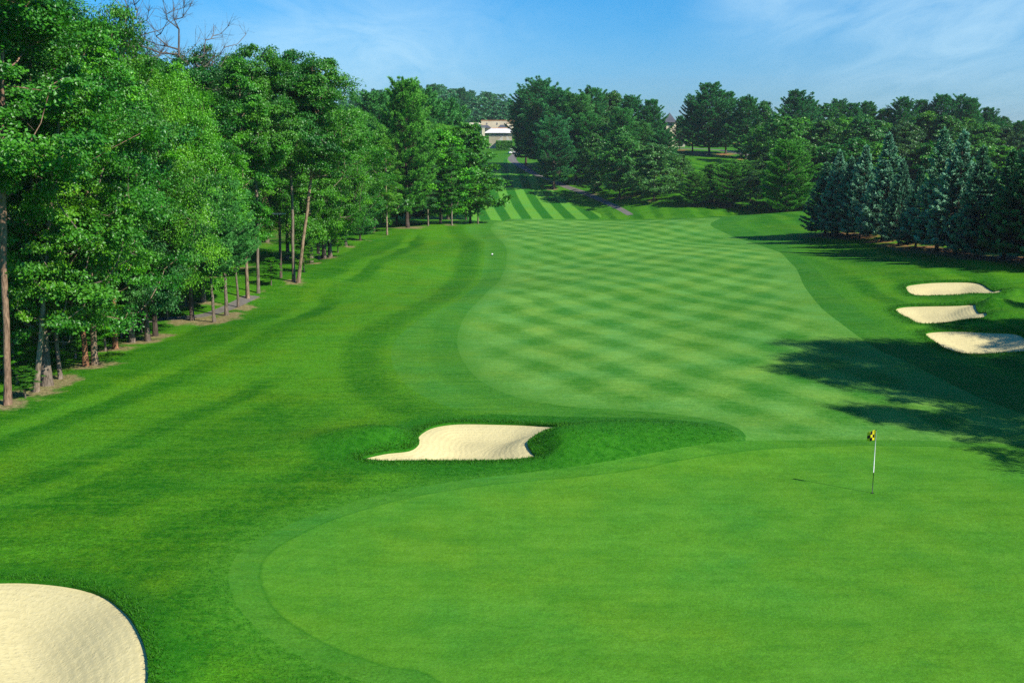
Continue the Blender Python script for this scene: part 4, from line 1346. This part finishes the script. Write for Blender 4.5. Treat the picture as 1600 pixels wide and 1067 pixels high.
fx, fy = at(1363, 770); fz = float(terrain(np.array([fx]), np.array([fy]))[0])
FH = atd(1363, fy, 672)[3]
st = empty('golf_flagstick', (fx, fy, fz))
tag(st, 'white golf flagstick with a yellow and black checked flag on the putting green', 'flagstick')
MB().tube([(0, 0, FH * .33), (0, 0, FH * .7), (0.004, 0, FH)], [.014, .013, .011], 10).build('pole', M_WHITE, st, True)
MB().tube([(0, 0, -.02), (0, 0, FH * .33)], [.013, .013], 10).build('lower_pole', M_DARKST, st, True)
MB().tube([(0, 0, .004), (0, 0, .006)], [.06, .06], 20).build('cup', M_HOLE, st)  # flat dark disc; the shade inside the hole is put into its colour
MB().tube([(.004, 0, FH), (.004, 0, FH + .02), (.004, 0, FH + .035)], [.016, .018, .006], 10).build('finial', M_BLK, st, True)
fl = MB(); nu, nv = 16, 16; FW, FHH = .36, .36
for i in range(nu + 1):
    for j in range(nv + 1):
        s, t = i / nu, j / nv
        x_ = -.012 - s * FW * .72; y_ = .035 * math.sin(s * 7 + t * 1.5) * s ** .6 + .05 * s
        z_ = FH - .01 - t * FHH - s * s * .10 * (1 - .6 * t) + .012 * math.sin(s * 9 + t * 5)
        fl.v.append((x_, y_, z_))
for i in range(nu):
    for j in range(nv):
        a = i * (nv + 1) + j
        fl.f.append((a, a + nv + 1, a + nv + 2, a + 1))
        bi, bj = int(i * 3 / nu), int(j * 3 / nv)
        fl.m.append(1 if ((bi + bj) % 2 == 1 and bi > 0) or (bi == 0 and bj == 1 and i > 1) else 0)
fo = fl.build('flag', [M_YEL, M_BLK], st, True)
md = fo.modifiers.new('thick', 'SOLIDIFY'); md.thickness = .004

# small yardage marker out on the left of the fairway
mx_, my_ = at(769, 400); mz = float(terrain(np.array([mx_]), np.array([my_]))[0])
ym = empty('yardage_marker', (mx_, my_, mz))
tag(ym, 'tiny white-topped marker standing in the mown band left of the fairway', 'marker')
MB().tube([(0, 0, -.05), (0, 0, .16)], [.07, .07], 12).build('post', M_DARKST, ym)
MB().tube([(0, 0, .16), (0, 0, .22), (0, 0, .26), (0, 0, .28)], [.10, .11, .08, .03], 14).build('cap', M_WHITE, ym, True)

# utility pole in the gap of the left wood
ux, uy = at(439, 434); uz = float(terrain(np.array([ux]), np.array([uy]))[0]); uh = atd(441, uy, 334)[3]
M_WOODP = bark_material('weathered_pole', (0.05, 0.035, 0.028), (0.15, 0.11, 0.08))
M_ARM = solid('pale_timber', (.50, .47, .42), .8, .1)
up = empty('utility_pole', (ux, uy, uz))
tag(up, 'thin dark pole with a pale crossarm in the gap of the left wood', 'pole')
MB().tube([(0, 0, -.3), (0.02, 0, uh * .5), (.08, 0, uh + .15)], [.13, .115, .10], 10).build('pole', M_WOODP, up, True)
MB().box((.06, -.12, uh), (1.15, .10, .12)).build('crossarm', M_ARM, up)

# ------------------------------------------------------------------ buildings
M_CREAM = plain_mat('cream_render', (.66, .56, .36), (.76, .66, .46), 1.2)
M_TAN = plain_mat('tan_render', (.36, .31, .20), (.44, .38, .26), 1.5)
M_LTAN = plain_mat('light_tan_render', (.50, .43, .29), (.58, .50, .35), 1.5)
M_WROOF = plain_mat('white_roof', (.68, .64, .60), (.78, .74, .70), 1.0)
M_GROOF = plain_mat('grey_shingle', (.06, .065, .075), (.12, .125, .14), 5)
M_TRIM = plain_mat('terracotta_trim', (.52, .24, .10), (.62, .32, .15), 3)
M_GLASS = plain_mat('window_glass', (.025, .035, .05), (.05, .07, .09), .8, .15, .6, 0)
M_STONE = plain_mat('pale_stone', (.42, .38, .31), (.52, .48, .40), 2)

YC = 452.0


def C3(u, v, y=YC): return px3(u, v, y)


def block(parent, o, name, u0, u1, v0, v1, d, y, mat, mi=None):
    """box whose front spans a photo rectangle at distance y"""
    x0, _, z1 = px3(u0, v0, y); x1, _, z0 = px3(u1, v1, y)
    return MB().box(((x0 + x1) / 2 - o[0], y + d / 2 - o[1], (z0 + z1) / 2 - o[2]), (x1 - x0, d, z1 - z0)).build(name, mat, parent), (x0 - o[0], x1 - o[0], z0 - o[2], z1 - o[2])


def windows(parent, o, us, v0, v1, y, w_px, frame=M_STONE):
    for u in us:
        x0, _, z1 = px3(u, v0, y); x1, _, z0 = px3(u + w_px, v1, y)
        cx_, cz_ = (x0 + x1) / 2 - o[0], (z0 + z1) / 2 - o[2]; ww, hh_ = x1 - x0, z1 - z0
        f_ = MB()
        t = .10
        f_.box((cx_, y - o[1] - .06, cz_ + hh_ / 2), (ww + 2 * t, .12, t)).box((cx_, y - o[1] - .06, cz_ - hh_ / 2), (ww + 2 * t, .16, t))
        f_.box((cx_ - ww / 2 - t / 2, y - o[1] - .06, cz_), (t, .12, hh_ - t)).box((cx_ + ww / 2 + t / 2, y - o[1] - .06, cz_), (t, .12, hh_ - t)).box((cx_, y - o[1] - .05, cz_), (.06, .08, hh_ - t))
        fo_ = f_.build('window', frame, parent)
        MB().box((cx_, y - o[1] - .02, cz_), (ww, .03, hh_)).build('pane', M_GLASS, fo_)


ox, oy, oz, _ = atd(772, YC)
club = empty('clubhouse', (ox, oy, oz)); o = (ox, oy, oz)
tag(club, 'cream clubhouse with white hipped roof at the top of the far fairway', 'clubhouse')
block(club, o, 'upper_wall', 752, 806, 188.8, 199, 9, YC + 16, M_LTAN)
block(club, o, 'roof_edge', 751.5, 806.5, 188.1, 188.8, 9.4, YC + 15.8, M_TRIM)
windows(club, o, [760, 776, 792], 192, 195, YC + 16, 1.5)
block(club, o, 'wing_wall', 731, 752, 194.5, 212, 10, YC + 12, M_CREAM)
x0, _, z0 = px3(729, 194.5, YC + 12); x1, _, z1 = px3(753, 191.6, YC + 12)
MB().hip(x0 - ox, x1 - ox, 11.4, 23, z0 - oz, z1 - oz, .6).build('wing_roof', M_CREAM, club)
block(club, o, 'link_wall', 744, 812, 199, 212, 8, YC + 7, M_CREAM)
x0, _, z0 = px3(744, 200.2, YC + 6); x1, _, z1 = px3(768, 195.8, YC + 6)
MB().hip(x0 - ox, x1 - ox, 5, 14, z0 - oz, z1 - oz, .5).build('dark_roof', M_GROOF, club)
x0, _, z0 = px3(777, 200.4, YC + 6); x1, _, z1 = px3(792, 195.2, YC + 6)
MB().hip(x0 - ox, x1 - ox, 5, 12, z0 - oz, z1 - oz, .35).build('dark_roof', M_GROOF, club)
block(club, o, 'side_block', 792, 815, 193, 206, 8, YC + 9, M_CREAM)
block(club, o, 'side_trim', 791.5, 815.5, 192.4, 193, 8.4, YC + 8.8, M_TRIM)
windows(club, o, [796, 803], 196, 202, YC + 9, 4)
block(club, o, 'front_wall', 764, 800, 207.5, 236, 7, YC, M_TAN)
windows(club, o, [768, 775, 782, 789], 209.5, 213, YC, 4)
x0, _, z0 = px3(756, 208, YC - .8); x1, _, z1 = px3(806, 200.5, YC + 3)
MB().hip(x0 - ox, x1 - ox, -1.0, 8.2, z0 - oz, z1 - oz, .55).build('white_roof', M_WROOF, club)
xr0, _, zr = px3(769, 200.4, YC + 3.5); xr1, _, _ = px3(794, 200.4, YC + 3.5)
MB().box(((xr0 + xr1) / 2 - ox, 3.6, z1 - oz + .08), (xr1 - xr0, .5, .22)).build('ridge_cap', M_TRIM, club)
ch, b_ = block(club, o, 'chimney', 753, 757.5, 200, 213, 1.4, YC - 1.5, M_CREAM)
MB().box(((b_[0] + b_[1]) / 2, -.8, b_[3] + .12), (b_[1] - b_[0] + .3, 1.7, .24)).build('chimney_cap', M_STONE, ch)
# double stair down to the lawn
for sgn, ua, ub in ((1, 785, 776), (-1, 792, 801)):
    s_ = MB()
    for k in range(8):
        t = k / 7; u = ua + (ub - ua) * t; v0 = 213.5 + 7 * t
        xa, _, za = px3(u, v0, YC - 2); s_.box((xa - ox, -2.0 + 0, za - oz - 1.2), (.34, 1.6, 2.4))
    s_.build('stair', M_STONE, club)

# clipped hedge under the clubhouse
hx, hy, hz_, _ = atd(788, YC - 14)
xa, _, za = px3(775, 220, YC - 14); xb, _, zb = px3(802, 226, YC - 14)
g = np.random.default_rng(5); n = 9000
hp = np.stack([g.uniform(xa, xb, n), YC - 14 + g.uniform(-.9, .9, n), g.uniform(0, 1, n)], 1)
gz = terrain(hp[:, 0], hp[:, 1]); topz = za
hp[:, 2] = gz + hp[:, 2] ** .6 * np.maximum(topz - gz, .8)
v, f, r_ = leaf_quads(hp, g.normal(0, 1, (n, 3)), unit(g.normal(0, .7, (n, 3)) + (0, -.4, .6)), np.full(n, .32), np.full(n, .24), g.random(n))
me = raw_mesh('hedge', v, f, [M_LEAF], False, {'rnd': r_}); ho = link(bpy.data.objects.new('hedge', me)); ho.color = (*MAPLE, 1)
tag(ho, 'clipped green hedge on the lawn below the clubhouse stairs', 'hedge')

# golf cart on the road by the clubhouse
def golf_cart(u, y, rz, label):
    cx_, cy_, cz_, _ = atd(u, y)
    c = empty('golf_cart', (cx_, cy_, cz_), rz); tag(c, label, 'golf cart')
    MB().box((0, 0, .42), (2.3, 1.15, .28)).box((.85, 0, .68), (.5, 1.1, .30)).box((-.75, 0, .66), (.75, 1.1, .3)).build('body', M_WHITE, c)
    MB().box((-.1, 0, .68), (.5, 1.05, .14)).box((-.34, 0, .98), (.1, 1.05, .5)).build('seat', M_STONE, c)
    MB().box((0, 0, 1.82), (1.75, 1.2, .08)).build('canopy', M_WHITE, c)
    p_ = MB()
    for sx in (-.75, .75):
        for sy in (-.52, .52): p_.tube([(sx, sy, .8), (sx * .95, sy, 1.8)], [.02, .02], 6)
    p_.build('canopy_frame', M_BLK, c)
    for sx in (-.75, .8):
        for sy in (-.55, .55): MB().tube([(sx, sy - .09, .22), (sx, sy + .09, .22)], [.22, .22], 14).build('wheel', M_BLK, c)
golf_cart(799, 418, .5, 'white golf cart on the road below the clubhouse')

# tower house right of the central pines
YT = 352.0
tx, ty, tz, _ = atd(1050, YT); th = empty('tower_house', (tx, ty, tz)); o = (tx, ty, tz)
tag(th, 'cream house with a dark pointed tower roof between the pines', 'house')
w1, b1 = block(th, o, 'tower_wall', 1041, 1056, 191.5, 236, 4, YT, M_CREAM)
x0, _, z0 = px3(1037.5, 191.5, YT - .5); x1, _, z1 = px3(1058, 176, YT - .5)
MB().hip(x0 - tx, x1 - tx, -.8, 4.8, z0 - tz, z1 - tz, .02).build('tower_roof', M_GROOF, th)
windows(th, o, [1046], 194, 200, YT, 4); windows(th, o, [1046], 207, 214, YT, 4)
block(th, o, 'main_wall', 1020, 1041, 206, 236, 8, YT + 2, M_CREAM)
x0, _, z0 = px3(1018, 206, YT + 1.5); x1, _, z1 = px3(1042, 193, YT + 1.5)
MB().hip(x0 - tx, x1 - tx, 1.3, 10.5, z0 - tz, z1 - tz, .7).build('main_roof', M_GROOF, th)
windows(th, o, [1024, 1032], 210, 216, YT + 2, 4)
block(th, o, 'porch_wall', 1056, 1070, 218, 236, 5, YT + 1, M_STONE)
x0, _, z0 = px3(1055, 218, YT); x1, _, z1 = px3(1072, 209, YT)
MB().hip(x0 - tx, x1 - tx, 0, 7, z0 - tz, z1 - tz, .4).build('porch_roof', M_GROOF, th)
windows(th, o, [1060], 221, 228, YT + 1, 6)

# low pale building behind the tall pines
lx, ly, lz, _ = atd(1110, 366); lb_ = empty('low_building', (lx, ly, lz)); o = (lx, ly, lz)
tag(lb_, 'long low pale building seen between the trunks of the tall pines', 'building')
block(lb_, o, 'wall', 1074, 1172, 225.5, 240, 6, 366, M_CREAM)
block(lb_, o, 'roof', 1072, 1174, 223.6, 225.5, 6.8, 365.6, M_TRIM)
windows(lb_, o, [1084, 1096, 1112, 1124, 1138, 1150, 1162], 227.5, 230.5, 366, 5)

# ------------------------------------------------------------------ summer haze
hm, hn = new_mat('haze_air')
pv = hn.n('ShaderNodeVolumePrincipled')
pv.inputs['Color'].default_value = (.78, .90, 1.0, 1)
pv.inputs['Density'].default_value = 0.00010
ho_ = hn.n('ShaderNodeOutputMaterial')
hn.t.links.new(pv.outputs[0], ho_.inputs['Volume'])
hz = MB().box((0, 0, 30), (5200, 5200, 90)).build('haze', hm)
tag(hz, kind='stuff')
